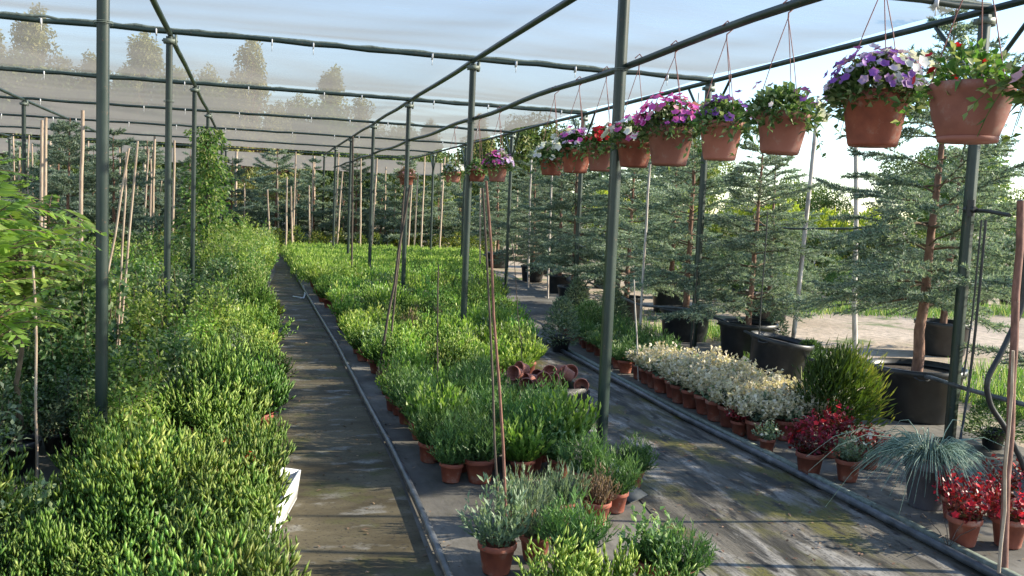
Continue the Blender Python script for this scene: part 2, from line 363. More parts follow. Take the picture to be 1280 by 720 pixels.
for row, X in ROWX.items():
    for i in range(0, 7):
        if row in 'efg' and i < 2: continue
        if row == 'g' and i < 4: continue
        k = i-(2 if row in 'ef' else 4 if row == 'g' else 0)
        t = spawn('steel_post', [('post_tube', pm), ('base_plate', pp), ('bracket', brm), ('wire_tie', tie_m)], (X, Y0+BAY*i, 0), 'dark green steel post, %s one %s' % (ordn[k], rown[row]), 'post', 'posts of the shade house')
        if row == 'c':   # diagonal braces of the edge posts
            b = MB(); b.tube([(0, .0, TOP-.55), (0, .5, TOP-.03)], .017, 6); link('brace', b.mesh('brace', M_steel), t)
            b = MB(); b.tube([(0, .0, TOP-.55), (0, -.5, TOP-.03)], .017, 6); link('brace', b.mesh('brace', M_steel), t)
def pipe(name, pts, r, label, cat, group=None, mat=M_steel, seg=8):
    b = MB(); b.tube(pts, r, seg); o = link(name, b.mesh(name, mat, True)); return tag(o, label, cat, group)
def run(a, b, n, sag=0, jit=0):
    a = np.array(a, float); b = np.array(b, float); t = np.linspace(0, 1, n)[:, None]
    p = a*(1-t)+b*t; p[:, 2] -= sag*4*(t*(1-t))[:, 0]; p += rng.normal(size=p.shape)*jit; return p
for row, X in ROWX.items():
    if row == 'g': continue
    pipe('roof_beam', run((X, -1.5, TOP), (X, Y0+BAY*6+.2, TOP), 30, 0, .004), .028, 'long green roof pipe running away %s' % rown[row], 'roof beam', 'lengthwise roof pipes')
for i in range(0, 7):
    y = Y0+BAY*i
    pipe('roof_crossbar', run((-13, y, TOP+.02), (5.17, y, TOP+.02), 60, 0, .005), .024, 'green roof pipe crossing the shade house on the %s posts' % ordn[i], 'crossbar', 'crosswise roof pipes')
cl_ = MB(); cl_.box((0, 0, -.02), (.006, .030, .030)); cl_.box((0, -.01, -.075), (.003, .003, .035)); clip_m = cl_.mesh('net_clip', M_white)
for o_ in [q for q in COL.objects if q.name.startswith('roof_crossbar')][:5]:
    yb = o_.data.vertices[0].co.y
    for q in range(14): link('net_clip', clip_m, o_, (-7.2+q*.9+rng.normal()*.15, yb, TOP+.02))
# rolled net seam lashed along the crossbars
for i in range(0, 3):
    y = Y0+BAY*i; b = MB(); pts = run((-13, y+.02, TOP+.05), (5.17, y+.02, TOP+.05), 160, 0, .004)
    b.tube(pts, .012+.008*rng.random(160), 6)
    tag(link('net_roll', b.mesh('net_roll', M_galv, True)), 'bunched grey net seam lashed above the %s crossbar' % ordn[i], 'net roll', 'net seams')
pipe('basket_rail', np.array([(2.345, y, 2.565+.0035*y+.012*math.sin(y*1.9)) for y in np.linspace(.5, 27.5, 70)]), .023, 'dark green rail that the flower baskets hang from', 'rail')
# shade net: one sagging cloth
def net(name, x0, x1, y0, y1, zt, label, nxx, nyy, sag, fy0=Y0, cx=None):
    xs = np.linspace(x0, x1, nxx); ysn = np.linspace(y0, y1, nyy); v = np.zeros((nyy, nxx, 3))
    for j, y in enumerate(ysn):
        ty = ((y-fy0) % BAY)/BAY
        for i, x in enumerate(xs):
            tx = ((x-2.283) % 3.07)/3.07
            s = math.sin(math.pi*ty)**.8*(.45+.55*math.sin(math.pi*tx))
            rip = .008*math.sin(x*3.1+3*math.sin(y*.8))*math.sin(math.pi*ty) + .0030*math.sin(y*8.3+2*math.sin(x*.9))*(.5+.5*math.sin(y*.9+x*.4))
            v[j, i] = (x, y, zt-sag*s+rip)
    b = MB(); i = np.arange(nyy-1)[:, None]*nxx; j = np.arange(nxx-1)[None]
    b.add(v.reshape(-1, 3), np.stack([i+j, i+j+1, i+nxx+j+1, i+nxx+j], -1).reshape(-1, 4))
    return tag(link(name, b.mesh(name, M_net, True)), label, 'shade net')
net('shade_net', -13, 5.19, -1.5, Y0+BAY*6+.1, TOP+.1, 'pale woven shade net stretched over the whole pipe frame', 120, 260, .07)
# second shade house beyond
net('shade_net', -26, 9, 33, 46, 3.25, 'far shade net roof behind the potted spruces', 80, 50, .08, 33)
FG = 'wooden posts of the far shade house'
for k, x in enumerate(np.arange(-24, 9, 2.6)):
    b = MB(); b.tube(run((0, 0, 0), (rng.normal()*.05, 0, 3.25), 4), .05, 7)
    tag(link('wooden_post', b.mesh('wooden_post', M_wood), loc=(x+rng.normal()*.3, 33.1, 0)), 'pale wooden post holding the front of the far shade net', 'post', FG)

# ------------------------------------------------------------------ plant kits
def pot_meshes(r, h, mat=M_terra2, seg=18):
    b = MB(); b.lathe([(0, .001), (r*.70, .001), (r*.72, .006), (r*.93, h*.80), (r*1.0, h*.80), (r*1.03, h*.83), (r*1.03, h*.98), (r*1.0, h), (r*.93, h), (r*.90, h*.86)], seg)
    return b.mesh('pot', mat, True)
def soil_mesh(r, z):
    b = MB(); b.lathe([(0, z+.008), (r*.5, z+.004), (r*.93, z)], 14); return b.mesh('soil', M_soil, True)
POT_S = pot_meshes(.078, .125); SOIL_S = soil_mesh(.07, .108)
def clump(h, r, nst, per, L, W, z0=.11, upright=.8, style='finger', mat=M_succ, low=.1, tintlift=.5, name='foliage'):
    """many stems fanning from the pot, each set with leaves; tips paler, with sunlight on them put into the tint"""
    b = MB(); ang = rng.random(nst)*2*np.pi; rr = np.sqrt(rng.random(nst))
    tip = np.stack([np.cos(ang)*rr*r, np.sin(ang)*rr*r, z0+h*(1-.55*rr**2)*(.62+.55*rng.random(nst)**1.3)], -1)
    base = np.stack([np.cos(ang)*rr*.05, np.sin(ang)*rr*.05, np.full(nst, z0)], -1)
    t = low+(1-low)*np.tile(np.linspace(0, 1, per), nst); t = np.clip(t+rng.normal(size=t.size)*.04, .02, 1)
    B = np.repeat(base, per, 0); T = np.repeat(tip, per, 0)
    ctrl = np.stack([T[:, 0]*.75, T[:, 1]*.75, z0+(T[:, 2]-z0)*.35], -1)
    tt = t[:, None]; P = (1-tt)**2*B+2*tt*(1-tt)*ctrl+tt**2*T
    D = unit(2*(1-tt)*(ctrl-B)+2*tt*(T-ctrl))
    out = unit(rng.normal(size=P.shape)); d = unit(D*upright+out*(1-upright)*1.3+np.array([0, 0, .25]))
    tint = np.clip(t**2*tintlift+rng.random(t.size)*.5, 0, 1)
    LL = L*(.7+.6*rng.random(t.size))
    if style == 'finger': b.fingers(P, d, LL, W, tint)
    elif style == 'needle': b.blades(P, d, rng.normal(size=P.shape), LL, W, tint)
    else: b.leaves(P, d, unit(np.array([0, 0, 1.])+rng.normal(size=P.shape)*.5), LL, W*(.7+.6*rng.random(t.size)), .2, .12, tint)
    return b.mesh(name, mat)
def flower_mesh(centres, normals, R0, mat, name='flowers'):
    """five-lobed open flowers"""
    b = MB(); n = len(centres); nr = unit(np.asarray(normals)); h = unit(np.cross(nr, rng.normal(size=(n, 3)))); g = np.cross(nr, h)
    Rr = (R0*(.75+.5*rng.random(n)))[:, None]
    k = 10; ring = []
    for q in range(k):
        a = q*2*math.pi/k; rad = 1. if q % 2 == 0 else .74
        ring.append(centres+Rr*rad*(math.cos(a)*h+math.sin(a)*g)+nr*Rr*(.18 if q % 2 == 0 else .05))
    v = np.stack([centres-nr*Rr*.25]+ring, 1).reshape(-1, 3); i = np.arange(n)[:, None, None]*(k+1)
    tri = np.array([[0, 1+q, 1+(q+1) % k] for q in range(k)]); f = (i+tri[None]).reshape(-1, 3)
    b.add(v, f, np.repeat(rng.random(n), k)); return b.mesh(name, mat)
def dome(n, r, h, z0, cx=0, cy=0, lo=0.):
    a = rng.random(n)*2*np.pi; u = lo+(1-lo)*rng.random(n); q = np.sqrt(1-u**2)
    p = np.stack([np.cos(a)*q*r+cx, np.sin(a)*q*r+cy, z0+u*h], -1)
    nn = np.stack([np.cos(a)*q, np.sin(a)*q, u+.2], -1)+rng.normal(size=(n, 3))*.3
    return p*(1+rng.normal(size=(n, 1))*.03), nn
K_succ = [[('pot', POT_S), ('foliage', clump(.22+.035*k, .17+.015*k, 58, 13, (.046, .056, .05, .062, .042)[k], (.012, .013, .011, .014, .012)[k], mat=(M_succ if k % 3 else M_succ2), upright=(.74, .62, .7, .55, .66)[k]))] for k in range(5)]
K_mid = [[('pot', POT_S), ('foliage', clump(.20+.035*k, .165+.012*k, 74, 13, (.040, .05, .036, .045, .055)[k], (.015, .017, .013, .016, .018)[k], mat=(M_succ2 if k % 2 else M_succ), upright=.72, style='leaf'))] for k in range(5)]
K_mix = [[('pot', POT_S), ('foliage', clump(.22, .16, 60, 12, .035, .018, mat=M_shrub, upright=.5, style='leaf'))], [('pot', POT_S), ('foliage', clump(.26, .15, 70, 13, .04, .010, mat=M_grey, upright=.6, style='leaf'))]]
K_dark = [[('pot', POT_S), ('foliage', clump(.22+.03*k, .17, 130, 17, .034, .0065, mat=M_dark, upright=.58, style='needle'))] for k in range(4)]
K_grey = [[('pot', POT_S), ('foliage', clump(.22, .16, 90, 14, .034, .007, mat=M_grey, upright=.7, style='needle'))] for k in range(2)]
K_dry = [[('pot', POT_S), ('foliage', clump(.20, .13, 60, 12, .03, .007, mat=M_dry, upright=.6, style='needle'))] for k in range(2)]
K_low = [[('pot', POT_S), ('foliage', clump(.13, .15, 80, 9, .035, .018, mat=M_shrub, upright=.5, style='leaf'))] for k in range(2)]
def shrub(h, r, nl, lw=.034, mat=M_shrub):
    """wiry stems with oval leaves, loose outline"""
    b = MB(); s = MB(); nst = 16
    for k in range(nst):
        a = rng.random()*6.28; q = rng.random()**.6; top = np.array([math.cos(a)*q*r, math.sin(a)*q*r, h*(.6+.5*rng.random())*(1-.25*q)])
        t = np.linspace(0, 1, 7)[:, None]; pts = np.array([0, 0, .12])*(1-t)+top*t+np.array([math.cos(a), math.sin(a), 0])*.12*np.sin(np.pi*t)*q+rng.normal(size=(7, 3))*.012
        s.tube(pts, np.linspace(.006, .0018, 7), 4)
        m = nl//nst; u = .15+.85*rng.random(m)**.8; idx = u*6; i0 = np.minimum(idx.astype(int), 5); fr = (idx-i0)[:, None]
        P = pts[i0]*(1-fr)+pts[i0+1]*fr
        d = unit(rng.normal(size=(m, 3))+np.array([0, 0, .35])); off = rng.random((m, 1))*.09
        P = P+d*off
        b.leaves(P, d, unit(np.array([0, 0, 1.])+rng.normal(size=(m, 3))*.6), lw*(.7+.7*rng.random(m)), lw*.55, .15, .15, np.clip(rng.random(m)**1.6+.0, 0, 1))
    return [('pot', POT_B), ('stems', s.mesh('stems', M_twig)), ('foliage', b.mesh('foliage', mat))]
POT_B = pot_meshes(.12, .19, M_black)
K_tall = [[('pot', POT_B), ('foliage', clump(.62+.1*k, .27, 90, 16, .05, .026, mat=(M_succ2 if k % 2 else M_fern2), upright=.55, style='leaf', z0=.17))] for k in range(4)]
K_shrub = [shrub(.85, .36, 1500, .048), shrub(1.0, .34, 1500, .055), shrub(.75, .4, 1500, .042, M_grey), shrub(.95, .36, 1600, .045), shrub(1.15, .3, 1500, .05, M_fern)]

def scatter(x0f, x1f, y0, y1, sp, jit=.25):
    out = []; y = y0; odd = 0
    while y < y1:
        a, b = x0f(y), x1f(y); s = sp(y); n = max(1, int(round((b-a)/s)))
        for k in range(n):
            x = a+(k+.5+(.25 if odd else -.25)*.6)*(b-a)/n
            out.append((x+rng.normal()*s*jit*.4, y+rng.normal()*s*jit*.5))
        y2 = y+s*.95; y = y2+(.14 if int(y2/1.45) != int(y/1.45) and y < 12 else 0); odd ^= 1
    return out
ip = lambda xs, vs: (lambda y: float(np.interp(y, xs, vs)))
def zone(y):
    for lim, nm in ((4.6, 'in the foreground'), (5.6, 'just before the nearest steel post'), (7.6, 'beyond the nearest steel post'), (9.7, 'before the second steel post'), (12, 'past the second steel post'), (14, 'before the third steel post'), (18.1, 'between the third and fourth steel posts'), (99, 'near the far end')):
        if y < lim: return nm
def side(x, a, b, names):
    t = (x-a)/max(b-a, .01); return names[0] if t < .33 else names[1] if t < .67 else names[2]

# ---- left bed of fleshy-leaved plants
LB0 = ip([2.5, 4.3, 4.7, 5.2, 6, 8, 12, 18, 24], [-1.7, -1.5, -.95, -.74, -.64, -.5, -.4, -.8, -.6]); LB1 = ip([2.5, 4.2, 7.4, 12.5, 15.2, 21, 27], [.22, .12, .2, .3, .22, .5, .6])
pts = scatter(LB0, LB1, 3.0, 13.4, lambda y: .235 if y < 7 else .255 if y < 12 else .30)
pts.sort(key=lambda p: p[1])
for (x, y) in pts[:300]:
    if rng.random() < .03: continue
    kit = random.choice(K_mix) if rng.random() < .05 else random.choice(K_succ) if y < 8.5 and not (6.6 < y < 7.6 and rng.random() < .5) else random.choice(K_mid if rng.random() < .6 else K_succ)
    look = 'dull green' if kit in K_mix else 'yellow-green' if kit in (K_succ[0], K_succ[3]) else 'bright green'
    s = (1.0 if y < 9 else 1.12)*(.78+.34*rng.random())*(1+.16*math.sin(y*3.3+x*1.5)); s = (s, s, s*(.85+.45*rng.random()))
    spawn('ice_plant', kit, (x, y, .004), '%s leafy plant, left bed %s, %s' % (look, side(x, LB0(y), LB1(y), ('shrub side', 'middle', 'path side')), zone(y)), 'ice plant', 'potted plants of the left bed', rng.random()*6.28, s, (rng.normal()*.06, rng.normal()*.06))
# ---- centre bed
CB0 = ip([4.8, 7, 12, 16, 28], [1.02, 1.04, 1.08, 1.05, 1.02]); CB1 = ip([4.8, 6, 7, 8.4, 10.4, 13, 18, 25, 28], [1.95, 2.05, 2.15, 2.75, 3.2, 3.7, 4.6, 6.3, 7.0])
pts = scatter(CB0, CB1, 5.05, 27.5, lambda y: .235 if y < 8 else .29 if y < 13 else .36)
pts.sort(key=lambda p: p[1]); rest = MB()
stuffv = []
cnt = 0
for (x, y) in pts:
    dark = y < 6.6 and rng.random() < .85 or (6.6 <= y < 7.6 and rng.random() < .4)
    if 6.15 < y < 7.85 and x > 1.93: continue
    if cnt < 284:
        kit = random.choice(K_dark) if dark else K_mid[(int(y/1.45)*3+int(x > 2)) % 5] if rng.random() < .7 else random.choice(K_mid+K_succ)
        if rng.random() < .08: kit = random.choice(K_mix)
        if rng.random() < .035: continue
        if rng.random() < .06: kit = random.choice(K_dry)
        look = 'dull green leafy' if kit in K_mix else 'dark green fine-leaved' if kit in K_dark else 'dry brown' if kit in K_dry else 'yellow-green leafy' if kit in (K_mid[1], K_mid[3], K_succ[0], K_succ[3]) else 'fresh green leafy'
        spawn('potted_plant', kit, (x, y, .004), '%s plant, centre bed %s, %s' % (look, side(x, CB0(y), CB1(y), ('left side', 'middle', 'right side')), zone(y)), 'potted plant', 'potted plants of the centre bed', rng.random()*6.28, (.9+.3*rng.random())*(1.12 if y > 12 else 1), (rng.normal()*.06, rng.normal()*.06))
        cnt += 1
    else:
        h = .26+.12*rng.random(); n = 420
        P, nn = dome(n, .24, h*.8, .1, x, y); P[:, 2] -= rng.random(n)*.05
        rest.leaves(P, nn*.5+np.array([0, 0, 1.2]), unit(rng.normal(size=(n, 3))), .06*(.7+.6*rng.random(n)), .024, .2, .0, np.clip(rng.random(n), 0, 1))
tag(link('bed_plants', rest.mesh('bed_plants', M_succ2)), 'yellow-green potted plants massed at the far end of the centre bed', 'bed plants', kind='stuff')

# near cluster in front of the centre bed
NEAR = [(620, 716, K_mix[1], 1.15, 'leggy grey-green potted plant beside the tall canes in the foreground'), (668, 700, K_grey[0], 1.0, 'grey-green potted plant just right of the tall canes'),
        (715, 722, K_dark[1], 1.08, 'rounded bright green potted plant in the middle foreground'), (650, 665, K_grey[1], 1.0, 'dull green potted plant behind the tall canes'), (700, 655, K_grey[0], 1.0, 'grey leggy potted plant behind the rounded green plant'),
        (745, 655, K_dry[1], 1.0, 'brown twiggy potted plant near the right path edge'), (768, 640, K_dark[2], .95, 'green fine-leaved potted plant by the foot of the basket post'), (812, 735, K_mix[0], 1.05, 'dull leafy potted plant among the front right cluster'),
        (845, 742, K_dark[0], .95, 'green potted plant at the edge of the right path'), (760, 775, K_succ[0], .95, 'bright yellow-green potted plant at the bottom of the picture'), (700, 790, K_succ[3], .9, 'fleshy green potted plant cut by the bottom edge'), (830, 800, K_succ[1], .85, 'fleshy green potted plant at the bottom beside the right path'),
        (730, 615, K_dark[3], 1.0, 'dark green potted plant at the front corner of the centre bed'), (790, 610, K_dark[1], .9, 'small dark green potted plant standing on the right path edge')]
for px, py, kit, s, lab in NEAR:
    p = at(px, py, Z=0); spawn('potted_plant', kit, (p.x, p.y, .006), lab, 'potted plant', 'pots in front of the centre bed', rng.random()*6, s*.95)
# red flowers in left bed
for k, (px, py) in enumerate([(228, 568), (312, 570), (284, 552), (268, 590)]):
    p = at(px, py, Z=.34); c = np.array([[0, 0, 0.]]*5)+rng.normal(size=(5, 3))*.012
    b = flower_mesh(c, np.array([[0, -.3, 1.]]*5)+rng.normal(size=(5, 3))*.4, .014, P_red, 'flower_head')
    st = MB(); st.tube([(0, 0, -.26), (.005, 0, -.1), (0, 0, 0)], .002, 4)
    r = spawn('red_flower', [('stem', st.mesh('stem', M_shrub)), ('blossom', b)], p, ['small red flower standing in the left bed, leftmost one', 'small red flower standing nearest the narrow path', 'small red flower between the two others of the left bed', 'small red flower lowest in the left bed'][k], 'flower', 'red flowers in the left bed')
# white tray edge
p = at(345, 660, Z=0)
b = MB(); x0, y0 = .16, 4.35
def trough(b, L, W, H, t=.012):
    b.box((0, 0, t/2), (W/2, L/2, t/2)); b.box((W/2-t/2, 0, H/2+t), (t/2, L/2, H/2)); b.box((-W/2+t/2, 0, H/2+t), (t/2, L/2, H/2))
    b.box((0, L/2-t/2, H/2+t), (W/2-t, t/2, H/2)); b.box((0, -L/2+t/2, H/2+t), (W/2-t, t/2, H/2))
trough(b, .62, .34, .15)
o = tag(link('planting_tray', b.mesh('planting_tray', M_white), loc=(.03, 4.60, .03)), 'white plastic planting tray at the left bed edge by the path', 'tray'); o.rotation_euler = (0, .12, -.22)
# fallen terracotta pot at the path
p = at(314, 383, Z=0)
spawn('empty_pot', [('pot', pot_meshes(.11, .18, M_terra)), ('soil', soil_mesh(.1, .15))], (p.x+.05, p.y, .01), 'orange terracotta pot alone at the far path edge of the left bed', 'pot', None, 0, 1.1, (.15, .1))

# ---- tall leafy plants at the far end of the left bed
for j, y in enumerate(np.arange(14.6, 23.5, .46)):
    a, b_ = LB0(y), LB1(y)-.16
    for k, x in enumerate(np.arange(b_, a, -.42)):
        spawn('leafy_bush', random.choice(K_tall), (x+rng.normal()*.04, y+rng.normal()*.05, .003), 'waist-high leafy bush, far left bed, %s, %s' % (['beside the path', 'second from the path', 'third from the path', 'innermost'][min(k, 3)], 'near end' if y < 17 else 'middle' if y < 20 else 'far end'), 'bush', 'tall bushes of the left bed', rng.random()*6, .85+.3*rng.random())
# ---- shrubs on the far left
sh = []
for y in np.arange(5.0, 19, .55):
    a, b_ = float(np.interp(y, [5, 8, 12, 17], [-3.0, -3.6, -4.6, -6.0])), LB0(y)-.12
    n = min(6, int((b_-a)/.52))
    for k in range(n+1):
        x = b_+.12-k*.52+rng.normal()*.08
        sh.append((x, y+rng.normal()*.1))
for (x, y) in sh:
    if y < 5.2 and x > -1.3: continue
    kit = random.choice(K_shrub); look = 'grey-leaved' if kit is K_shrub[2] else 'loose green'
    s = (.72 if x > LB0(y)-.5 else .92)*(.75+.5*rng.random()); s *= 1.0 if y > 7 else .85
    spawn('potted_shrub', kit, (x, y, .002), '%s shrub, %s, %s' % (look, 'beside the left bed' if x > LB0(y)-.6 else 'deep among left shrubs', zone(y)), 'shrub', 'potted shrubs on the left', rng.random()*6.28, s, (rng.normal()*.05, rng.normal()*.05))

# ---- feathery tree at the far left
def frond(b, s, base, d, L, nl=10, lw=.028):
    t = np.linspace(0, 1, 10)[:, None]; pts = base+d*L*t+np.array([0, 0, -1.])*(L*.28*t**2); s.tube(pts, np.linspace(.004, .0012, 10), 4)
    u = np.linspace(.12, 1, nl); idx = u*9; i0 = np.minimum(idx.astype(int), 8); fr = (idx-i0)[:, None]; P = pts[i0]*(1-fr)+pts[i0+1]*fr
    D = unit(pts[i0+1]-pts[i0]); sd_ = unit(np.cross(D, np.array([0, 0, 1.])))
    for sg in (-1, 1):
        LL = L*.26*np.sin(np.pi*(.18+.72*u))
        b.leaves(P, sd_*sg+D*.55+np.array([0, 0, -.12]), np.cross(sd_, D)*-1+rng.normal(size=D.shape)*.6, LL, lw*(.8+.4*rng.random(nl)), .15, .12, np.full(nl, rng.random()*.6+.3*rng.random()))
def feather(h, nfr, L):
    b = MB(); s = MB(); s.tube(run((0, 0, .15), (.06, 0, h), 8, 0, .012), np.linspace(.018, .006, 8), 7)
    tr = s; st = MB()
    for k in range(nfr):
        z = h*(.55+.47*rng.random()); a = rng.random()*6.28; el = .0+.9*rng.random()
        d = np.array([math.cos(a)*math.cos(el), math.sin(a)*math.cos(el), math.sin(el)])
        q = np.array([.06*z/h, 0, z])
        frond(b, st, q, d, L*(.7+.5*rng.random()))
    return [('pot', POT_B), ('trunk', tr.mesh('trunk', M_twig), [('leaf_stalks', st.mesh('leaf_stalks', M_twig))]), ('crown', b.mesh('crown', M_fern))]
K_fe = [feather(1.6, 62, .42), feather(1.35, 56, .38)]
for k, (px, Y, kk, s, lab) in enumerate([(-30, 4.6, 0, .95, 'bright feathery-leaved young tree at the left edge in front of the steel post'), (22, 5.6, 1, 1.0, 'lower feathery-leaved sapling behind the left edge tree'), (-20, 6.4, 0, 1.05, 'tall feathery-leaved young tree behind at the left edge'), (60, 7.3, 0, .92, 'feathery-leaved sapling just left of the steel post')]):
    q = at(px, 400, Y=Y); spawn('feathery_sapling', K_fe[kk], (q.x, q.y, .0), lab, 'sapling', 'feathery saplings', k*1.7, s)

# ---- climber on the left row post
b = MB(); n = 4200; z = .3+2.6*rng.random(n)**1.0; a = rng.random(n)*6.28
rr = (.16+.42*(1-z/3.1)**1.6+.10*np.sin(z*7+a*2)+.07*np.sin(z*17+a*3))*np.sqrt(rng.random(n))*1.4
P = np.stack([np.cos(a)*rr, np.sin(a)*rr, z], -1); d = unit(P*np.array([1, 1, 0])+rng.normal(size=P.shape)*.6*.3+np.array([0, 0, -.1]))
b.leaves(P, d, unit(rng.normal(size=P.shape)*.9+np.array([0, 0, 1])), .085, .045, .15, .2)
s = MB(); [s.tube(np.stack([.06*np.cos(np.linspace(0, 9, 20)+q), .06*np.sin(np.linspace(0, 9, 20)+q), np.linspace(0, 2.9, 20)], -1), .006, 5) for q in (0, 2.1, 4.2)]
spawn('climbing_plant', [('stems', s.mesh('stems', M_twig)), ('foliage', b.mesh('foliage', M_fern2))], (ROWX['d'], Y0+BAY*3, 0), 'bright green climber wrapped up the fourth post of the left row', 'climber')

# ---- canes and thin stakes
def stick(name, a, b, r, label, cat, group=None, mat=M_wood, n=7, jit=.004, taper=.8):
    a = np.array(a, float); b = np.array(b, float); mb = MB(); mb.tube(run(a-a, b-a, n, 0, jit), np.linspace(r, r*taper, n), 7)
    return tag(link(name, mb.mesh(name, mat, True), loc=a), label, cat, group)
def cane(px1, py1, px2, py2, Y, r, label, mat=M_wood, cat='cane', group='plant canes', Y2=None):
    q1 = at(px1, py1, Y=Y); q2 = at(px2, py2, Y=Y2 or Y); q1.z = max(q1.z, 0) if q1.z < .25 else q1.z
    d = q1-q2
    if q1.z > .02: q1 = q1+d*(q1.z/-d.z) if abs(d.z) > .1 else q1
    return stick('garden_cane', q1, q2, r, label, cat, group, mat)
cane(124, 400, 163, 186, 7.2, .010, 'pinkish wooden cane leaning right behind the left steel post')
cane(146, 420, 160, 190, 7.3, .009, 'middle pinkish wooden cane beside the left steel post')
cane(150, 420, 172, 176, 7.4, .010, 'pale wooden cane, rightmost of the three behind the left post')
cane(45, 520, 42, 330, 5.4, .008, 'thin cane standing among the shrubs at far left')
cane(480, 430, 512, 232, 8.2, .013, 'dark leaning stake in the centre bed under the leftmost basket', M_dwood)
cane(490, 420, 506, 232, 8.4, .010, 'dark stake beside the leaning one under the leftmost basket', M_dwood)
cane(546, 500, 548, 330, 6.6, .006, 'thin dark upright stick in the centre bed', M_dwood)
cane(636, 722, 609, 225, 3.75, .0068, 'long reddish cane, right one of the pair in the foreground', M_rust)
cane(626, 722, 606, 235, 3.8, .0058, 'long dark cane, left one of the pair in the foreground', M_dwood)
cane(440, 300, 441, 170, 17.5, .02, 'slim stake standing in the far centre bed', M_dwood)
cane(655, 520, 640, 300, 7.6, .004, 'very thin wire stake left of the heap of empty pots', M_dwood)
cane(945, 470, 960, 265, 8.3, .008, 'thin black rod rising right of the cream flowers', M_black)
cane(798, 455, 812, 205, 10.2, .017, 'pale pole standing behind the tall basket post', M_white_bark, 'pole')
cane(990, 440, 1024, 120, 9.7, .030, 'pale leaning pole between the two large spruces', M_white_bark, 'pole')
cane(1068, 458, 1070, 182, 8.6, .030, 'blotchy pale pole left of the big spruce trunk', M_white_bark, 'pole')
cane(862, 470, 872, 330, 9.3, .006, 'thin rod in front of the black tubs', M_dwood)
cane(797, 500, 793, 350, 8.0, .008, 'pale thin stake at the near end of the dark green pots', M_white_bark)
cane(600, 350, 600, 235, 20, .02, 'upright stake behind the centre bed', M_wood)
cane(660, 360, 664, 200, 18, .022, 'pale stake behind the centre bed left of the spruce tub', M_white_bark)
cane(685, 360, 690, 205, 16, .02, 'slim pale stake beside the spruce tub', M_white_bark)

# ---- heap of empty pots
EP = pot_meshes(.062, .10, M_terra)
for k in range(15):
    x = 2.22+.44*(k % 5)/4+rng.normal()*.02; y = 6.98+.16*(k//5)+rng.normal()*.02
    o = tag(link('empty_pot', EP, loc=(x, y, .20+.05*(k % 2))), 'small empty terracotta pot lying in the heap beside the right path', 'pot', 'heap of empty pots')
    o.rotation_euler = (1.35+rng.normal()*.2, rng.normal()*.2, -.9+rng.normal()*.5)
b = MB(); trough(b, .58, .50, .16, .01)
tag(link('crate', b.mesh('crate', M_black), loc=(2.42, 7.14, .006)), 'flat black crate under the heap of empty pots', 'crate')
b = MB(); b.box((0, 0, .06), (.012, .012, .06)); tag(link('marker_peg', b.mesh('marker_peg', M_black), loc=(2.76, 7.05, .004)), 'short black peg right of the heap of pots', 'peg')

# ---- hoses
def hose(name, pts, r, label, cat='hose', mat=M_hose, n=60, seg=8, wob=.004):
    pts = np.array(pts, float); d = np.concatenate([[0], np.cumsum(np.linalg.norm(np.diff(pts, axis=0), axis=1))]); t = np.linspace(0, d[-1], n)
    P = np.stack([np.interp(t, d, pts[:, k]) for k in range(3)], -1)
    for _ in range(3): P[1:-1] = (P[:-2]+2*P[1:-1]+P[2:])/4
    P += np.cumsum(rng.normal(size=P.shape)*wob*.2, 0)*np.array([1, .3, 0])
    b = MB(); b.tube(P, r, seg); return tag(link(name, b.mesh(name, mat, True)), label, cat)
hose('irrigation_hose', [(.72, 1.5, .03), (.80, 3.0, .03), (.84, 3.8, .03), (.87, 4.6, .03), (.90, 5.7, .03), (.90, 7.1, .03), (.93, 9.8, .03), (.93, 13, .03), (.93, 16.5, .03), (.93, 21, .03), (.90, 28, .03)], .021, 'thick black irrigation hose winding along the narrow left path', n=120)
hose('irrigation_hose', [(.70, 15.5, .02), (.86, 15.2, .02), (.92, 15.9, .02), (.97, 17.5, .02)], .012, 'white hose loop on the far left path', mat=M_white)
hose('irrigation_pipe', [(3.28, 1.5, .03), (3.31, 3.3, .03), (3.33, 4.4, .03), (3.34, 5.4, .03), (3.33, 6.4, .03), (3.40, 8.2, .03), (3.46, 9.8, .03), (3.6, 12, .03)], .022, 'black irrigation pipe laid along the right path', 'pipe', n=90)
b = MB()
for k, (ya, yb) in enumerate([(1.5, 4.2), (4.22, 7.1), (7.12, 10.4)]):
    q = ip([1.5, 3.3, 4.4, 6.4, 8.2, 9.8, 12], [3.36, 3.38, 3.40, 3.40, 3.47, 3.53, 3.67])
    b = MB(); xa, xb = q(ya), q(yb); b.box((0, 0, .018), (.022, (yb-ya)/2, .018), -math.atan2(xb-xa, yb-ya))
    tag(link('edging_board', b.mesh('edging_board', M_galv), loc=((xa+xb)/2+.012, (ya+yb)/2, .003)), ['weathered edging board beside the pipe in the right foreground', 'weathered edging board in front of the cream-leaved pots', 'weathered edging board at the far end of the right path'][k], 'edging board', 'edging of the right path')
hose('drip_line', [at(735, 352, Y=13.5), at(800, 382, Y=10.9), at(868, 386, Y=10.0), at(920, 408, Y=9.3), at(975, 436, Y=8.4), at(1040, 458, Y=7.6), at(1090, 470, Y=6.9), at(1160, 470, Y=6.0), at(1200, 484, Y=5.4), at(1290, 508, Y=4.7)], .017, 'black drip line sagging across the tops of the black tubs', 'pipe', n=80)
hose('far_pipe', [(5.2, 27.9, .25), (6.6, 25.5, .28), (7.0, 22, .30), (6.4, 18.5, .30), (5.9, 16, .3)], .045, 'black pipe curving round the far right end of the centre bed', 'pipe')
hose('drip_hose', [at(930, 279, X=6.2), at(990, 286, X=6.2), at(1062, 286, X=6.1), at(1110, 282, X=6.0)], .012, 'black horizontal line strung between the pale poles', 'line', M_black)
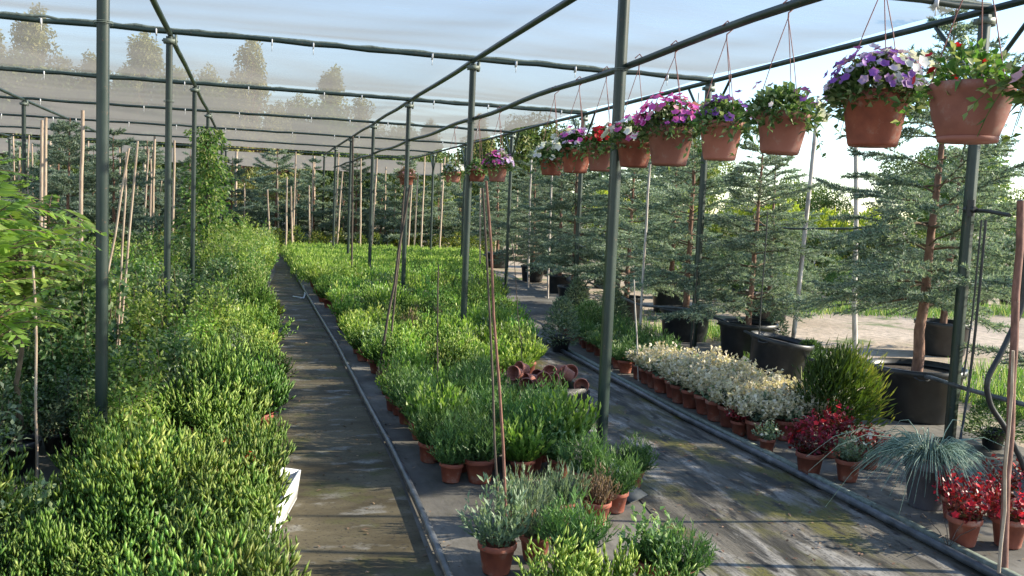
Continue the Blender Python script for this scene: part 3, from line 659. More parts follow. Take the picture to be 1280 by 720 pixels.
# right edge
stick('rusty_pole', (3.41, 3.30, 0), tuple(at(1277, 252, X=3.55)), .020, 'rusty iron pole rising at the right edge of the picture', 'pole', None, M_rust, 9, .003, .9)
stick('garden_cane', tuple(at(1253, 724, Z=0)+Vector((-.05, -.03, 0))), tuple(at(1268, 440, Y=3.1)), .008, 'pale pinkish rod added as the sunlit edge of the rusty pole', 'cane', 'plant canes', M_wood)  # added rod, its pale colour stands for sunlight along the pole's edge
hose('vertical_hose', [at(1232, 275, Y=4.9), at(1226, 340, Y=4.9), at(1217, 430, Y=4.9), at(1208, 500, Y=4.9), at(1192, 600, Y=4.7)], .009, 'thin black hose hanging beside the right edge post', mat=M_black, n=30)
hose('vertical_hose', [at(1227, 275, Y=4.85), at(1222, 330, Y=4.85), at(1214, 400, Y=4.85), at(1204, 470, Y=4.85)], .006, 'second thin black hose just left of the hanging one', mat=M_black, n=30)
hose('curved_hose', [at(1275, 250, Y=3.9), at(1281, 330, Y=3.9), at(1278, 385, Y=3.9), at(1255, 435, Y=3.9), at(1231, 478, Y=3.9), at(1236, 505, Y=3.9), at(1256, 535, Y=3.9), at(1276, 575, Y=3.9), at(1290, 620, Y=3.9)], .015, 'thick black hose bending down at the right edge', mat=M_black, n=60)
b = MB(); b.tube([at(1205, 262, X=5.12), at(1235, 264, X=5.06), at(1262, 269, X=5.0)], .014, 8)
v_ = MB(); q = at(1213, 262, X=5.07); v_.tube([q-Vector((.0, .0, .05)), q+Vector((0, 0, .07))], .03, 10); v_.tube([q-Vector((0, .05, 0)), q+Vector((0, .05, 0))], .024, 8)
spawn('water_valve', [('arm', b.mesh('arm', M_black)), ('valve_body', v_.mesh('valve_body', M_black))], (0, 0, 0), 'black pipe valve clamped on the nearest right edge post', 'valve')

# ------------------------------------------------------------------ hanging baskets
FV = {}
def flower_var(mat, k):
    if (mat.name, k) not in FV:
        FV[(mat.name, k)] = flower_mesh(np.zeros((1, 3)), np.array([[0, 0, 1.]]), .025, mat, 'flower')
    return FV[(mat.name, k)]
def basket(px, pybot, w, hratio, flowers, fol=1.0, folmat=M_shrub, bowl=False, tiltx=0., label='', spread=1.0, X=2.345, dark=False):
    w *= 1.08 if px < 1150 else 1.0; q = at(px, pybot, X=X); r = w/2; h = w*hratio
    root = bpy.data.objects.new('hanging_basket', None); COL.objects.link(root); root.location = q
    tag(root, label, 'hanging basket', 'hanging baskets on the rail')
    b = MB()
    if bowl: prof = [(0, 0), (r*.62, 0), (r*.72, h*.06), (r*.90, h*.45), (r*.98, h*.82), (r*1.02, h*.84), (r*1.02, h*.98), (r*.97, h), (r*.93, h*.9)]
    else: prof = [(0, 0), (r*.68, 0), (r*.72, h*.05), (r*.92, h*.80), (r*1.0, h*.81), (r*1.02, h*.86), (r*1.02, h*.98), (r*.97, h), (r*.92, h*.9)]
    b.lathe(prof, 36); pot = link('pot', b.mesh('pot', M_terra2 if dark else M_terra, True), root); pot.rotation_euler = (0, tiltx, 0)
    if bowl:
        s = MB(); s.lathe([(0, -.008), (r*.70, -.008), (r*.74, .008), (r*.6, .008)], 28); link('saucer', s.mesh('saucer', M_terra2 if dark else M_terra, True), pot)
    s = MB(); s.lathe([(0, h*.90), (r*.92, h*.88)], 18); link('soil', s.mesh('soil', M_soil), pot)
    # hangers
    top = Vector((2.345, q.y, 2.585))-q
    for k in range(3):
        a = .6+k*2.094; hb = MB(); e = (r*1.0*math.cos(a), r*1.0*math.sin(a), h*.95)
        hb.tube([e, ((e[0]+top.x)*.48, e[1]*.5, (e[2]+top.z)*.5), (top.x, 0, top.z-.05)], .0022, 5); link('hanger', hb.mesh('hanger', M_string), root)
    hk = MB(); hk.tube([(top.x, 0, top.z-.06), (top.x+.0, 0, top.z-.03), (top.x+.035, 0, top.z), (top.x, 0, top.z+.038), (top.x-.03, 0, top.z+.01)], .004, 5); link('hook', hk.mesh('hook', M_string), root)
    n = int(900*fol); P, nn = dome(n, r*1.15*min(spread, 1.2), r*1.12, h*.86); P[:, 2] -= rng.random(n)*.05; P[:, :2] *= (.4+.6*rng.random((n, 1)))
    fb = MB(); fb.leaves(P, nn+rng.normal(size=nn.shape)*.4, unit(np.array([0, 0, 1.])+rng.normal(size=nn.shape)*.6), .042*(.7+.6*rng.random(n)), .024, .2, .2)
    for k in range(int(9*fol)):     # trailing stems
        a = rng.random()*6.28; t = np.linspace(0, 1, 8)[:, None]; d = np.array([math.cos(a), math.sin(a), 0]); L = r*(.5+.9*rng.random())*spread
        pts = d*(r*.8)+d*L*t+np.array([0, 0, h*.95])+np.array([0, 0, 1])*(.10*t-.22*t**2)*(.5+rng.random()); fb.tube(pts, .0016, 3, .3)
        idx = rng.integers(1, 8, 14); fb.leaves(pts[idx], rng.normal(size=(14, 3))+d, unit(rng.normal(size=(14, 3))+np.array([0, 0, 1.])), .035, .018, .2, .1)
    link('foliage', fb.mesh('foliage', folmat), root)
    for (mat, cnt, dx, sz, Rf) in flowers:
        cnt = min(int(cnt*1.9) if cnt > 15 else cnt, 100)
        P, nn = dome(cnt, r*1.1*min(spread*sz, 1.3), r*1.22*min(sz, 1.15), h*.92, dx*r*.6, 0, .1)
        for q_ in range(cnt):
            f_ = link('flower', flower_var(mat, q_ % 3), root, P[q_]); f_.rotation_euler = Vector(nn[q_]).to_track_quat('Z', 'Y').to_euler(); k_ = Rf/.025*(.75+.5*rng.random()); f_.scale = (k_, k_, k_)
    return root
FB = [
 (508, 231, .235, .55, [(P_pink, 14, 0, 1, .016)], .5, M_dry, False, 0, 'dark basket of dried brownish flowers, leftmost on the rail', 1.1, True),
 (566, 228, .20, .6, [(P_white, 26, .2, 1, .022)], .8, M_shrub, False, 0, 'small terracotta basket with white flowers left of the purple one', 1.0, False),
 (596, 227, .19, .65, [(P_pink, 10, 0, .8, .02)], .7, M_shrub, False, 0, 'small terracotta basket with a few pink flowers half hidden behind the purple one', .9, True),
 (621, 227, .20, .8, [(P_mag, 30, -.4, 1.0, .024), (P_lav, 24, .4, 1.05, .024)], .8, M_shrub, False, 0, 'small terracotta basket crowded with purple and lavender petunias', 1.1, False),
 (689, 219, .20, .65, [(P_white, 22, -.2, 1.1, .024), (P_pink, 8, .2, .8, .02)], .7, M_shrub, False, 0, 'dark terracotta basket with white petunias left of the red one', 1.0, True),
 (719, 216, .225, .75, [(P_lav, 26, .2, 1.1, .026), (P_white, 16, -.7, 1.0, .026), (P_mag, 8, -.1, 1.5, .026)], 1.0, M_dark, False, 0, 'terracotta basket of lilac and white petunias beside the red one', 1.1, True),
 (752, 214, .215, .8, [(P_red, 34, 0, 1.05, .027)], 1.0, M_shrub, False, 0, 'terracotta basket with bright red petunias', 1.0, False),
 (792, 209, .225, .72, [(P_white, 16, -.6, 1.1, .027), (P_mag, 20, .3, 1.3, .027)], .9, M_shrub, False, 0, 'terracotta basket with white and magenta petunias just right of the post', 1.1, True),
 (836, 207, .262, .78, [(P_mag, 62, -.1, 1.25, .028), (P_vio, 14, .9, 1.0, .027), (P_pink, 10, .2, 1.1, .025)], 1.3, M_shrub, False, 0, 'large terracotta basket overflowing with magenta petunias', 1.15, False),
 (899, 200, .215, .85, [(P_vio, 20, .35, 1.0, .026), (P_lav, 6, .8, 1.2, .022)], .9, M_shrub, False, 0, 'terracotta basket with a few violet petunias', 1.1, False),
 (974, 192, .225, .75, [(P_vio, 9, 1.1, .9, .026), (P_white, 6, 1.5, .7, .026), (P_lav, 5, -.2, 1.3, .02)], .9, M_shrub, False, .06, 'sparse terracotta basket with leggy stems and violet flowers trailing right', 1.45, False),
 (1090, 183, .242, .80, [(P_lav, 80, .0, 1.25, .021), (P_white, 60, 1.0, 1.2, .021), (P_vio, 26, -.2, 1.4, .018)], 1.7, M_shrub, False, 0, 'big dark basket full of lavender and white petunias', 1.4, True),
 (1209, 175, .268, .70, [(P_red, 7, -.75, .95, .022)], .45, M_fern2, True, 0, 'wide terracotta bowl with one red geranium and lime leaves', 1.0, False),
 (1334, 176, .26, .7, [(P_pink, 10, 0, 1.0, .026)], 1.0, M_fern2, True, 0, 'basket cut off by the right edge, only green leaves showing', 1.2, False)]
for px, py, w, hr, fl, fo, fm, bw, tx, lab, spd, dk in FB: basket(px, py, w, hr, fl, fo, fm, bw, tx, lab, spd, dark=dk)

# ------------------------------------------------------------------ right side pots
K_creamA = []
for k in range(3):
    K_creamA.append([('pot', pot_meshes(.085, .15)), ('foliage', clump(.13, .12, 26, 6, .05, .03, .14, .4, 'leaf', M_grey)), ('blossoms', clump(.20, .15, 70, 6, .036, .024, .14, .45, 'leaf', M_cream, .55, name='blossoms'))])
def begonia(mat, fl, h=.2):
    P, nn = dome(9, .13, h*.9, .15); return [('pot', pot_meshes(.085, .15))]+[('flower', flower_mesh(P[q:q+1], nn[q:q+1], .02, fl, 'flower')) for q in range(9)]+[('foliage', clump(h, .16, 60, 9, .030, .020, .14, .45, 'leaf', mat, .0))]
K_red = [begonia(M_redleaf, P_red), begonia(M_redleaf, P_red, .24)]
K_wf = [begonia(M_grey, P_wht2), begonia(M_redleaf, P_wht2)]
cr = ip([5.6, 6.6, 7.5, 8.4], [3.52, 3.53, 3.58, 3.66]); c1 = ip([5.6, 6.6, 7.5, 8.4], [4.15, 4.3, 4.35, 4.15])
for j, y in enumerate(np.arange(5.75, 8.25, .215)):
    n = 4 if .5 < j < 10 else 3
    for k in range(n):
        x = cr(y)+.07+k*.205+rng.normal()*.012
        lab = 'cream-leaved terracotta pot plant, %s, %s of its block' % (['front row', 'second row', 'third row', 'back row'][k], 'near end' if j < 4 else 'middle' if j < 8 else 'far end')
        spawn('bedding_plant', K_creamA[(j+k) % 3], (x, y+rng.normal()*.015, .004), lab, 'bedding plant', 'cream-leaved bedding plants', rng.random()*6, .95+.15*rng.random())
for j, y in enumerate(np.arange(8.45, 11.5, .27)):
    for k in range(3):
        spawn('bedding_plant', K_low[(j+k) % 2] if (j+k) % 3 else K_dark[k], (3.72+k*.26+.03*j+rng.normal()*.02, y, .004), 'low dark potted plant beyond the cream block, %s' % ['front row', 'middle row', 'back row'][k], 'bedding plant', 'low dark pots on the right', rng.random()*6, 1.05)
RP = [(966, 570, K_wf[0], .72, 'small potted plant with white flowers between cream block and red plants'), (1020, 600, K_red[1], 1.12, 'large red-leaved plant in terracotta beside the edging board'), (1069, 606, K_wf[0], 1.0, 'white-flowered plant in terracotta in front of the red ones'),
      (1046, 575, K_red[0], 1.15, 'red-leaved plant behind the white-flowered one'), (1095, 590, K_wf[1], .95, 'red-leaved plant with white flowers near the black tub'), (1218, 688, K_red[1], 1.05, 'red-leaved plant in terracotta at the right edge, nearest one'),
      (1275, 690, K_red[0], 1.1, 'red-leaved plant cut by the right edge behind the rusty pole'), (1205, 655, K_red[0], .9, 'smaller red-leaved plant behind the nearest red one'), (1262, 655, K_red[1], 1.0, 'red-leaved plant right of the grey pot'), (930, 548, K_wf[1], .8, 'pinkish small plant at the near corner of the cream block')]
for px, py, kit, s, lab in RP:
    s *= .92; p = at(px, py, Z=0); spawn('bedding_plant', kit, (p.x, p.y+.08, .004), lab, 'bedding plant', 'begonias on the right', rng.random()*6, s)
# golden conifer bush
b = MB(); n = 3800; P, nn = dome(n, .27, .40, .14); P[:, :2] *= (.35+.65*rng.random((n, 1))); P += rng.normal(size=P.shape)*.045; P[:, 0] += .10*rng.random(n)**3*3*(P[:, 2]-.1)
b.leaves(P, nn*.6+np.array([.25, 0, .5])+rng.normal(size=P.shape)*.25, unit(rng.normal(size=P.shape)), .075*(.6+.8*rng.random(n)), .012, .2, .0, np.clip(P[:, 0]*2.2+(P[:, 2]-.1)*.7+rng.random(n)*.4-.1, 0, 1))  # sunlit right side and shaded left are put into the leaf tint
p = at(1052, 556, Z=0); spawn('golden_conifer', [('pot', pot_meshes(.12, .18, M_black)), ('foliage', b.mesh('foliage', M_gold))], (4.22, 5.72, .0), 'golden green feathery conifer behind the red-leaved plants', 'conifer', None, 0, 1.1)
# blue grass in grey pot
b = MB(); n = 620
for k in range(n):
    a = rng.random()*6.28; L = .17+.2*rng.random(); el = .35+1.0*rng.random(); t = np.linspace(0, 1, 5)[:, None]; d = np.array([math.cos(a)*math.cos(el), math.sin(a)*math.cos(el), math.sin(el)])
    pts = np.array([math.cos(a)*.05, math.sin(a)*.05, .26])+d*L*t-np.array([0, 0, 1])*(L*.8*t**2)
    if rng.random() < .05: pts = pts+ (pts-pts[0])*1.0
    b.tube(pts, np.linspace(.0035, .001, 5), 3, rng.random(), False)
p = at(1172, 640, Z=0)
spawn('blue_fescue', [('pot', pot_meshes(.115, .25, M_greyp)), ('soil', soil_mesh(.1, .22)), ('foliage', b.mesh('foliage', M_blueg))], (p.x, p.y+.1, 0), 'spiky blue-grey plant in a grey plastic pot', 'potted grass', None, 0, 1.15)
b = MB(); [b.tube([(0, 0, .02), (math.cos(a)*.05, math.sin(a)*.05, .1), (math.cos(a)*.13, math.sin(a)*.13, .14+.04*math.sin(a*3))], .002, 4) for a in (0.2, 1.1, 2.4, 3.6, 5.)]
p = at(1185, 690, Z=0); tag(link('dead_twig', b.mesh('dead_twig', M_dwood), loc=p), 'small dead twig on the floor beside the pipe', 'twig')
# round small bush + palm-like tuft behind
def ball(r, h, n, mat, L=.05, W=.014, name='foliage'):
    b = MB(); P, nn = dome(n, r, h, .1); P[:, :2] *= (.4+.6*rng.random((n, 1))); b.leaves(P, nn+rng.normal(size=nn.shape)*.35, unit(rng.normal(size=nn.shape)), L*(.6+.8*rng.random(n)), W, .2, .05); return [('pot', POT_B), (name, b.mesh(name, mat))]
K_ball = [ball(.24, .35, 1800, M_dark), ball(.28, .4, 1800, M_shrub), ball(.22, .5, 1700, M_grey)]

# ------------------------------------------------------------------ spruces
def spruce(h, reach, seed, dens=1.0, z0=.45, nl=.028):
    global rng; keep = rng; rng = np.random.default_rng(seed)
    tr = MB(); pts = run((0, 0, .1), (rng.normal()*.04, rng.normal()*.04, h), 16, 0, .004); tr.tube(pts, np.linspace(.046, .006, 16)*h/3., 9)
    br = MB(); nd = MB(); z = z0; k = 0; BB = []; DD = []; UU = []
    while z < h*.98:
        t = (z-z0)/(h-z0); nb = int(6.7-2.4*t); a0 = rng.random()*6.28
        for q in range(nb):
            if rng.random() < .12: continue
            a = a0+q*6.28/nb+rng.normal()*.25; L = reach*(1-t)**.7*(.45+.75*rng.random())+.08; rise = .06+.55*t+rng.normal()*.16
            d = np.array([math.cos(a), math.sin(a), 0]); s = np.linspace(0, 1, 7)[:, None]
            c = pts[min(15, int(z/h*15))]; base = np.array([c[0], c[1], z+rng.normal()*.02])
            P = base+d*L*s+np.array([0, 0, 1])*(L*rise*s-L*.22*s**2+L*.10*s**3)+rng.normal(size=(7, 3))*.02*L
            br.tube(P, np.linspace(.010*(1-t)+.003, .002, 7), 4, caps=False)
            nt = int(6+L*19)
            for w in range(nt):
                u = .22+.78*w/nt; idx = u*6; i0 = min(5, int(idx)); Pq = P[i0]*(1-(idx-i0))+P[i0+1]*(idx-i0)
                D = unit(P[i0+1]-P[i0]); sd2 = np.cross(D, [0, 0, 1.]); sg = 1 if w % 2 else -1
                dd = unit(D*.75+sd2*sg*.8+np.array([0, 0, .05+rng.normal()*.12])); TL = L*.42*(1.12-u)+.05
                TP = Pq+dd*TL*np.linspace(0, 1, 4)[:, None]-np.array([0, 0, 1])*(TL*.12*np.linspace(0, 1, 4)[:, None]**2)
                br.tube(TP, .0018, 3, caps=False)
                m = int((8+TL*260)*dens); uu = rng.random(m)[:, None]*3; j0 = np.minimum(uu.astype(int), 2)[:, 0]; fr = uu-j0[:, None]
                B_ = TP[j0]*(1-fr)+TP[j0+1]*fr; BB.append(B_); DD.append(unit(dd*.75+rng.normal(size=(m, 3))*.55+np.array([0, 0, .12])))
            m = int((L*200)*dens); uu = .2+rng.random(m)[:, None]*.8; ii = uu*6; j0 = np.minimum(ii.astype(int), 5)[:, 0]; fr = ii-j0[:, None]
            BB.append(P[j0]*(1-fr)+P[j0+1]*fr); DD.append(unit(d*.7+rng.normal(size=(m, 3))*.6))
        z += .105+.11*rng.random()
    B_ = np.vstack(BB); D_ = np.vstack(DD); nd.blades(B_, D_, rng.normal(size=B_.shape), nl*(.7+.6*rng.random(len(B_))), .0075*nl/.028, np.clip(rng.random(len(B_)), 0, 1))
    rng = keep
    return [('trunk', tr.mesh('trunk', M_bark, True)), ('branches', br.mesh('branches', M_twig)), ('crown', nd.mesh('crown', M_spruce))]
K_far = [spruce(h_, r_, sd_, .55, .35, .055) for h_, r_, sd_ in ((2.9, 1.0, 21), (2.5, 1.05, 22), (3.1, .95, 23), (2.1, 1.1, 24))]
K_sp = [spruce(3.3, 1.1, 3, 1.0, .8, .034), spruce(2.7, 1.0, 5, 1.0, .4, .034), spruce(3.0, 1.0, 8, .9, .5, .034), spruce(2.4, 1.05, 12, .9, .3, .034)]
def tub(r=.33, h=.42):
    b = MB(); b.lathe([(0, 0), (r*.84, 0), (r*.86, .02), (r*.97, h*.86), (r*1.03, h*.88), (r*1.05, h), (r*.99, h+.004), (r*.95, h*.9)], 30); s = MB(); s.lathe([(0, h*.88), (r*.95, h*.86)], 20)
    hd = MB(); 
    for sg in (-1, 1): hd.tube([(sg*r*1.02, -.06, h*.9), (sg*r*1.14, -.03, h*.86), (sg*r*1.14, .03, h*.86), (sg*r*1.02, .06, h*.9)], .009, 5)
    return [('tub_wall', b.mesh('tub_wall', M_black, True), [('handles', hd.mesh('handles', M_black))]), ('soil', s.mesh('soil', M_soil))]
K_tub = [tub(), tub(.27, .36), tub(.38, .44)]
def spruce_at(x, y, k, s, lab, tubk=0, rz=0., tilt=(0, 0), grp='potted blue spruces', kits=None):
    spawn('plant_tub', K_tub[tubk], (x, y, 0), 'black tub under the ' + lab, 'tub', 'black tree tubs', rz, 1., tilt)
    spawn('blue_spruce', (kits or K_sp)[k], (x, y, .22), lab, 'spruce', grp, rz, s, (tilt[0]*.3, tilt[1]*.3))
SP = [(at(1150, 400, Y=6.35).x, 6.35, 0, .98, 'big spruce with bare reddish trunk beside the edge post', 2, 1.0), (5.62, 9.35, 1, .92, 'bushy blue spruce left of the pale leaning pole', 0, 2.2), (5.55, 10.8, 2, 1.0, 'dense blue spruce behind the second edge post', 0, .4),
      (5.6, 12.9, 3, 1.1, 'wide blue spruce right of the tall basket post', 1, 3.3), (5.35, 14.6, 1, 1.1, 'blue spruce left of the tall basket post', 1, 4.1), (6.0, 17.2, 2, .95, 'blue spruce behind the white gap of sky', 1, 5.2), (6.3, 20.0, 3, 1.1, 'low wide blue spruce beyond the bed corner', 1, .9),
      (8.6, 9.6, 2, 1.0, 'spruce in the outdoor row behind the big spruce trunk', 0, 1.9), (8.3, 13.2, 1, 1.0, 'spruce in the outdoor row behind the leaning pole', 0, 3.9), (8.1, 16.5, 0, .85, 'spruce in the outdoor row behind the violet basket', 0, 2.9), (6.9, 14.0, 0, .9, 'tall spruce just outside the net behind the magenta basket', 0, 2.4), (7.6, 18.6, 1, 1.1, 'spruce outside the net near the far right corner', 0, .4), (7.4, 22.5, 2, 1.0, 'spruce outside the net at the far right corner', 0, 5.4), (6.7, 24.6, 0, .9, 'farthest spruce along the right edge of the net', 0, 3.4), (5.9, 4.4, 3, 1.0, 'spruce just outside the right edge of the picture', 0, 2.5)]
for x, y, k, s, lab, tk, rz in SP: spruce_at(x, y, k, s, lab, tk, rz)
spawn('plant_tub', K_tub[0], (5.30, 8.25, 0), 'slumped empty black tub under the leaning pale pole', 'tub', 'black tree tubs', .4, .95, (.12, .1))
spawn('plant_tub', K_tub[1], (5.1, 4.3, 0), 'black tub at the right edge behind the rusty pole', 'tub', 'black tree tubs', .4, 1.1)
# belt of spruces across the far end
k = 0
place = ['far left', 'left', 'middle', 'right', 'far right']
for (x0, x1, y, st) in ((-14, 9, 29.8, 1.25), (-16, 10, 32.2, 1.3)):
    x = x0
    while x < x1:
        kk = int(rng.integers(0, 4)); s = .82+.4*rng.random()
        zz = place[min(4, int((x-x0)/(x1-x0)*5))]
        spruce_at(x, y+rng.normal()*.5, kk, s, '%s blue spruce, %s row of far belt, %s' % ('wide' if kk == 3 else 'tall' if s > 1 else 'small', 'front' if y < 31 else 'back', zz), 1, rng.random()*6, grp='spruces at the far end', kits=K_far)
        x += st*(.8+.4*rng.random()); k += 1
for x in (-10.5, -8.9, -7.4, -6.0, -5.0, -9.8, -12, -4.2, -3.2, -6.8, -8.2, -2.4, -5.5, -11.2, -3.8, -7.9):
    y = 17.5+rng.random()*8.5; spruce_at(x, y, int(rng.integers(0, 4)), .85+.2*rng.random(), 'blue spruce under the net at far left, %s' % ('near the shrubs' if y < 18 else 'near the back'), 1, rng.random()*6, grp='spruces under the net', kits=K_far)
for i in range(64):
    x = -12+21*rng.random(); y = 27.6+3.4*rng.random(); h = 1.9+1.4*rng.random()
    stick('tree_stake', (x, y, 0), (x+rng.normal()*.09, y, h), .028, 'pale wooden tree stake among the far spruces', 'stake', 'wooden tree stakes', M_wood)
for (px, Y) in [(55, 16), (50, 16.5), (215, 20), (190, 19), (100, 14)]:
    q = at(px, 300, Y=Y); stick('tree_stake', (q.x, q.y, 0), (q.x+.03, q.y, 2.75), .03, 'pale wooden tree stake among the shrubs on the left', 'stake', 'stakes on the left', M_wood)
# yellow-green low row along the far end
for j in range(2):
    for k, x in enumerate(np.arange(-4.2, 7.6, .62)):
        spawn('potted_shrub', [('pot', POT_B), ('foliage', MEAN)] if False else K_gold_low[(k+j) % 2] if 'K_gold_low' in globals() else ball(.26, .42, 700, M_gold), (x+rng.normal()*.05, 28.7+j*.7, 0), 'yellow-green low shrub, %s row at the far end, %s' % (['front', 'back'][j], place[min(4, int((x+4.2)/11.8*5))]), 'shrub', 'yellow-green shrubs at the far end', rng.random()*6, 1.1+.3*rng.random())
        if 'K_gold_low' not in globals(): K_gold_low = [ball(.28, .42, 800, M_gold), ball(.26, .5, 800, M_gold)]

# ------------------------------------------------------------------ outdoor right: rows, hedge, far trees
for j in range(3):
    for k, x in enumerate(np.arange(8.9, 16.5, .8)):
        y0_ = [15.2, 16.4, 18.5][j]
        spawn('potted_shrub', K_ball[(j*2+k) % 3], (x+rng.normal()*.1, y0_+rng.normal()*.15+.1*k, 0), 'round potted shrub across the dirt lane, %s row, %s' % (['front', 'middle', 'back'][j], 'left part' if k < 4 else 'middle part' if k < 7 else 'right part'), 'shrub', 'outdoor nursery shrubs', rng.random()*6, 1.3+.5*rng.random())
def crown_cloud(n, blobs, L, W, mat, name='crown'):
    b = MB()
    for (c, r) in blobs:
        m = int(n*r[0]*r[1]*r[2]/sum(q[1][0]*q[1][1]*q[1][2] for q in blobs))
        d = unit(rng.normal(size=(m, 3))); rad = (.55+.5*rng.random((m, 1))); P = np.array(c)+d*rad*np.array(r)
        b.leaves(P, unit(rng.normal(size=(m, 3))), unit(rng.normal(size=(m, 3))+d), L*(.6+.8*rng.random(m)), W, .2, .1)
    return b.mesh(name, mat)
def bigtree(h, w, mat, n=9000, L=.28, slim=False, airy=1.):
    tr = MB(); tp = run((0, 0, 0), (rng.normal()*.2, rng.normal()*.2, h*.93), 9, 0, .06); tr.tube(tp, np.linspace(.02*h, .02, 9), 8); blobs = []
    for k in range(110 if slim else 20):
        z = h*(.28+.68*rng.random()) if not slim else h*(.10+.87*rng.random()**.9); a = rng.random()*6.28; q = w*(1-((z/h-.5)/.6)**2 if not slim else (1.02-z/h)**.75*1.15)*(.1+1.0*rng.random())
        c = np.array([math.cos(a)*q, math.sin(a)*q, z]); s0 = np.array([tp[4][0]*.5, tp[4][1]*.5, z*.72])
        tr.tube(run(s0, c, 5, 0, .05), np.linspace(.006*h, .01, 5), 5, caps=False)
        rr = w*(.22+.22*rng.random()) if not slim else w*(.05+.13*rng.random()); blobs.append((c, (rr, rr, rr*(1.0 if not slim else 2.0))))
    return [('trunk', tr.mesh('trunk', M_bark, True)), ('crown', crown_cloud(n, blobs, L, L*.55, mat))]
K_pop = [bigtree(14, 3.6, M_poplar, 9000, .26, True), bigtree(12, 3.8, M_poplar, 9000, .26, True), bigtree(13, 3.9, M_poplar, 9000, .28, True)]
K_big = [bigtree(6.5, 3.2, M_tree, 12000, .22), bigtree(5, 2.8, M_tree, 9000, .2)]
for k, x in enumerate(np.arange(-46, 16, 1.0)):
    hs = 1.04*float(np.interp(x, [-42, -5, 8, 18], [1.0, .85, .64, .5]))*(.68+.42*rng.random())
    spawn('poplar_tree', K_pop[k % 3], (x+rng.normal()*.8, 66+rng.normal()*6, 0), 'yellowing tall tree behind the net, %s' % ('at far left' if x < -25 else 'left of the middle' if x < -8 else 'behind the middle' if x < 6 else 'behind the baskets'), 'tree', 'tall trees behind the shade house', rng.random()*6, hs)
for k, (x, y, s) in enumerate([(14, 46, .7), (19, 44, .62), (24.5, 47, .62), (30, 45, .6), (36, 42, .62), (42, 40, .62), (49, 41, .6), (57, 42, .6), (66, 44, .6), (9, 52, .8), (27, 30, .52), (33, 27.5, .5), (38, 25, .5)]):
    spawn('broadleaf_tree', K_big[k % 2], (x, y, 0), 'rounded olive-green tree on the skyline beyond the lane, %s' % ('left part' if k in (0, 1, 9, 2) else 'nearer group behind the yellow hedge' if k > 9 else 'right part'), 'tree', 'skyline trees on the right', k*1.3, s*1.35)
for k, x in enumerate(np.arange(-46, 22, 3.1)):
    spawn('broadleaf_tree', K_big[k % 2], (x+rng.normal()*.8, 60+rng.normal()*2, 0), 'dense lower tree behind the net in front of the tall ones, %s' % ('at far left' if x < -25 else 'left of the middle' if x < -8 else 'behind the middle' if x < 8 else 'behind the baskets'), 'tree', 'lower trees behind the shade house', k*1.9, float(np.interp(x, [-46, -5, 8, 22], [1.55, 1.35, 1.0, .8]))*(.85+.3*rng.random()))
# yellow conifer hedge and green hedge
def hedge(name, a, b, h, w, mat, label, n):
    a = np.array(a, float); b = np.array(b, float); L = np.linalg.norm(b-a); mb = MB(); t = rng.random(n)[:, None]; sdv = np.array([-(b-a)[1], (b-a)[0]])/L
    P2 = a*(1-t)+b*t; top = h*(.85+.18*np.sin(t[:, 0]*L*3.1)*np.sin(t[:, 0]*L*1.7+1)); z = top*rng.random(n)**.6
    P = np.stack([P2[:, 0], P2[:, 1], z], -1); off = (rng.random(n)-.5)*w*(1.15-.5*z/h); P[:, 0] += sdv[0]*off; P[:, 1] += sdv[1]*off
    mb.leaves(P, unit(rng.normal(size=P.shape)*.5+np.array([0, 0, .9])), unit(rng.normal(size=P.shape)), .16*(.6+.8*rng.random(n)), .07, .2, 0)
    return tag(link(name, mb.mesh(name, mat)), label, 'hedge')
hedge('green_hedge', (-42, 50), (12, 50), 3.6, 2.0, M_tree, 'dark tall backdrop hedge added behind the far shade net to cover bright ground', 22000)  # added dark backdrop, keeps bright ground from showing between the spruces
hedge('yellow_hedge', (9.5, 25), (17.5, 22.5), 2.3, 1.0, M_lime, 'bright yellow conifer hedge across the dirt lane', 9000)
hedge('green_hedge', (10.2, 21.3), (19, 19.0), 1.5, 1.1, M_tree, 'fresh green hedge in front of the yellow one', 8000)
hedge('green_hedge', (18.5, 19.5), (27, 14), 1.7, 1.3, M_tree, 'darker green hedge at the right beyond the lane', 8000)
hedge('green_hedge', (6, 36), (30, 33), 2.2, 1.6, M_tree, 'long dark hedge on the horizon at the right', 12000)
# rough grass beside the lane
def grass(name, x0, x1, y0, y1, n, label, h=.16):
    b = MB(); P = np.stack([x0+(x1-x0)*rng.random(n), y0+(y1-y0)*rng.random(n), np.zeros(n)], -1)
    keep = (np.sin(P[:, 0]*1.9+np.sin(P[:, 1]*1.3)*2)+np.sin(P[:, 1]*2.3)+rng.normal(size=n)*.7) > .2; P = P[keep]; n = len(P)
    b.blades(P, np.array([0, 0, 1.])+rng.normal(size=(n, 3))*.3, rng.normal(size=(n, 3)), h*(.5+rng.random(n)), .014)
    return tag(link(name, b.mesh(name, M_fern2)), label, 'grass', kind='stuff')
grass('grass', 6.4, 8.6, 4.5, 8.2, 9000, 'rough grass beside the dirt lane at the right edge')
grass('grass', 9, 22, 13.2, 15.2, 16000, 'grass strip in front of the outdoor shrub rows')
grass('grass', 5.4, 6.6, 6.8, 14, 7000, 'weeds growing around the black tubs', .12)
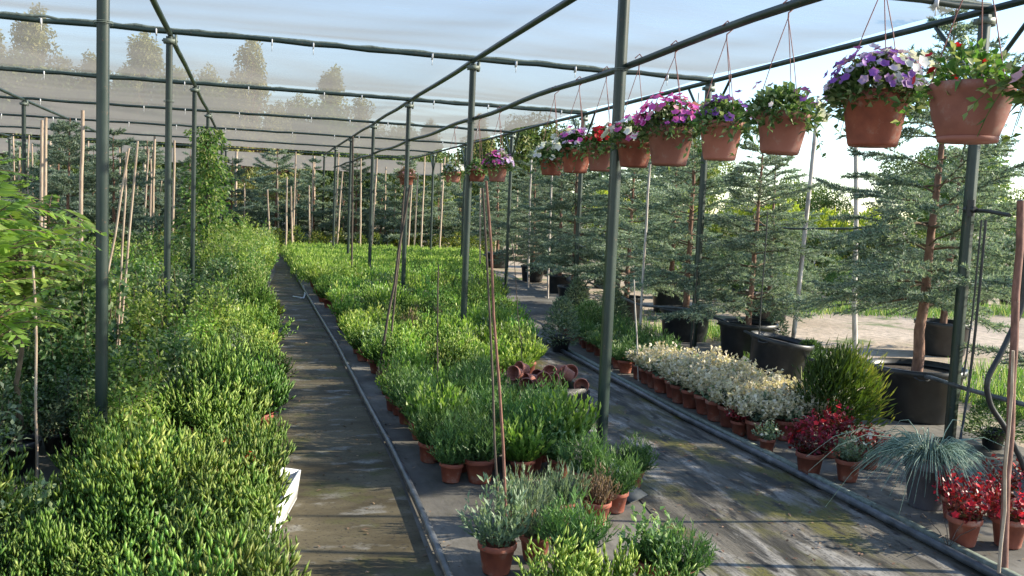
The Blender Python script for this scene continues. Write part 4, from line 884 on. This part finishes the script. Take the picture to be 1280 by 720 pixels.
for k, (px, py, kk, s, lab) in enumerate([(1010, 470, 0, .8, 'round dark bush at the foot of the leaning pale pole'), (968, 440, 2, .8, 'grey-green tufted plant behind the slumped tub'), (700, 440, 2, 1.0, 'grey-green bush at the left end of the right path'), (735, 425, 1, .95, 'loose green bush behind the right path end'), (765, 420, 2, 1.0, 'grey-leaved bush left of the black tubs'), (720, 400, 2, 1.0, 'pale grey bush in front of the far spruce tub'), (1240, 560, 1, .75, 'green bush behind the red-leaved plants at right')]):
    p = at(px, py, Z=0); spawn('potted_shrub', K_ball[kk], (p.x, p.y, 0), lab, 'shrub', None, k, s)

# ------------------------------------------------------------------ litter, loose sheets
def litter(name, n, xf, y0, y1, label):
    b = MB(); y = y0+(y1-y0)*rng.random(n); x = np.array([xf(q)[0]+(xf(q)[1]-xf(q)[0])*rng.random() for q in y]); P = np.stack([x, y, np.full(n, .009)], -1)
    d = rng.normal(size=(n, 3))*np.array([1, 1, .12]); b.leaves(P, d, np.array([0, 0, 1.])+rng.normal(size=(n, 3))*.25, .018+.03*rng.random(n)**2, .014, .15, 0)
    tag(link(name, b.mesh(name, M_dry)), label, 'leaf litter', kind='stuff')
litter('fallen_leaves', 420, lambda y: (2.1, 3.3), 3.2, 10, 'small dry leaves strewn on the right path')
litter('fallen_leaves', 700, lambda y: (3.42, 5.1), 3.2, 9, 'dry litter between the pots right of the pipe')
litter('fallen_leaves', 260, lambda y: (.25, 1.0), 3.2, 14, 'bits of dry leaf on the narrow left path')
for k, (x, y, L, W, rz, lab) in enumerate([(2.12, 4.55, .34, .16, .5, 'curled grey sheet strip beside the right path, nearest one'), (2.2, 4.78, .30, .14, .7, 'curled grey sheet strip beside the right path, middle one'), (2.25, 4.98, .30, .12, .6, 'curled grey sheet strip beside the right path, farthest one')]):
    b = MB(); t = np.linspace(0, 1, 14); top = np.stack([np.zeros(14), t*L, .012+.035*np.sin(t*math.pi)**2+.012*np.sin(t*9+k)], -1); v = []
    for e in (-W/2, W/2):
        for dz in (0, -.005): v.append(top+np.array([e, 0, dz+.012*(e > 0)]))
    v = np.stack(v, 1).reshape(-1, 3); i = np.arange(13)[:, None]*4
    f = np.concatenate([i+np.array([[0, 2, 6, 4]]), i+np.array([[1, 5, 7, 3]]), i+np.array([[0, 4, 5, 1]]), i+np.array([[2, 3, 7, 6]])], 0)
    b.add(v, f); o = tag(link('sheet_scrap', b.mesh('sheet_scrap', M_sheet), loc=(x, y, .006)), lab, 'sheet scrap', 'curled sheet scraps'); o.rotation_euler = (0, 0, rz)

for k, (px, py, kk, s_) in enumerate([(118, 575, 3, .62), (70, 565, 2, .66), (25, 560, 0, .62), (150, 535, 0, .72), (5, 530, 3, .8), (95, 530, 1, .72), (185, 515, 2, .75)]):
    p = at(px, py, Z=0); spawn('potted_shrub', K_shrub[kk], (p.x, p.y, .002), ['oval-leaved shrub hiding the foot of the left steel post', 'dull grey-green shrub left of the steel post foot', 'dark shrub at the left edge above the low plants', 'green shrub just right of the left steel post foot', 'shrub cut by the left edge below the feathery leaves', 'pale-leaved shrub behind the foot of the left post', 'grey shrub between the left post and the low bed'][k], 'shrub', None, k*1.1, s_)
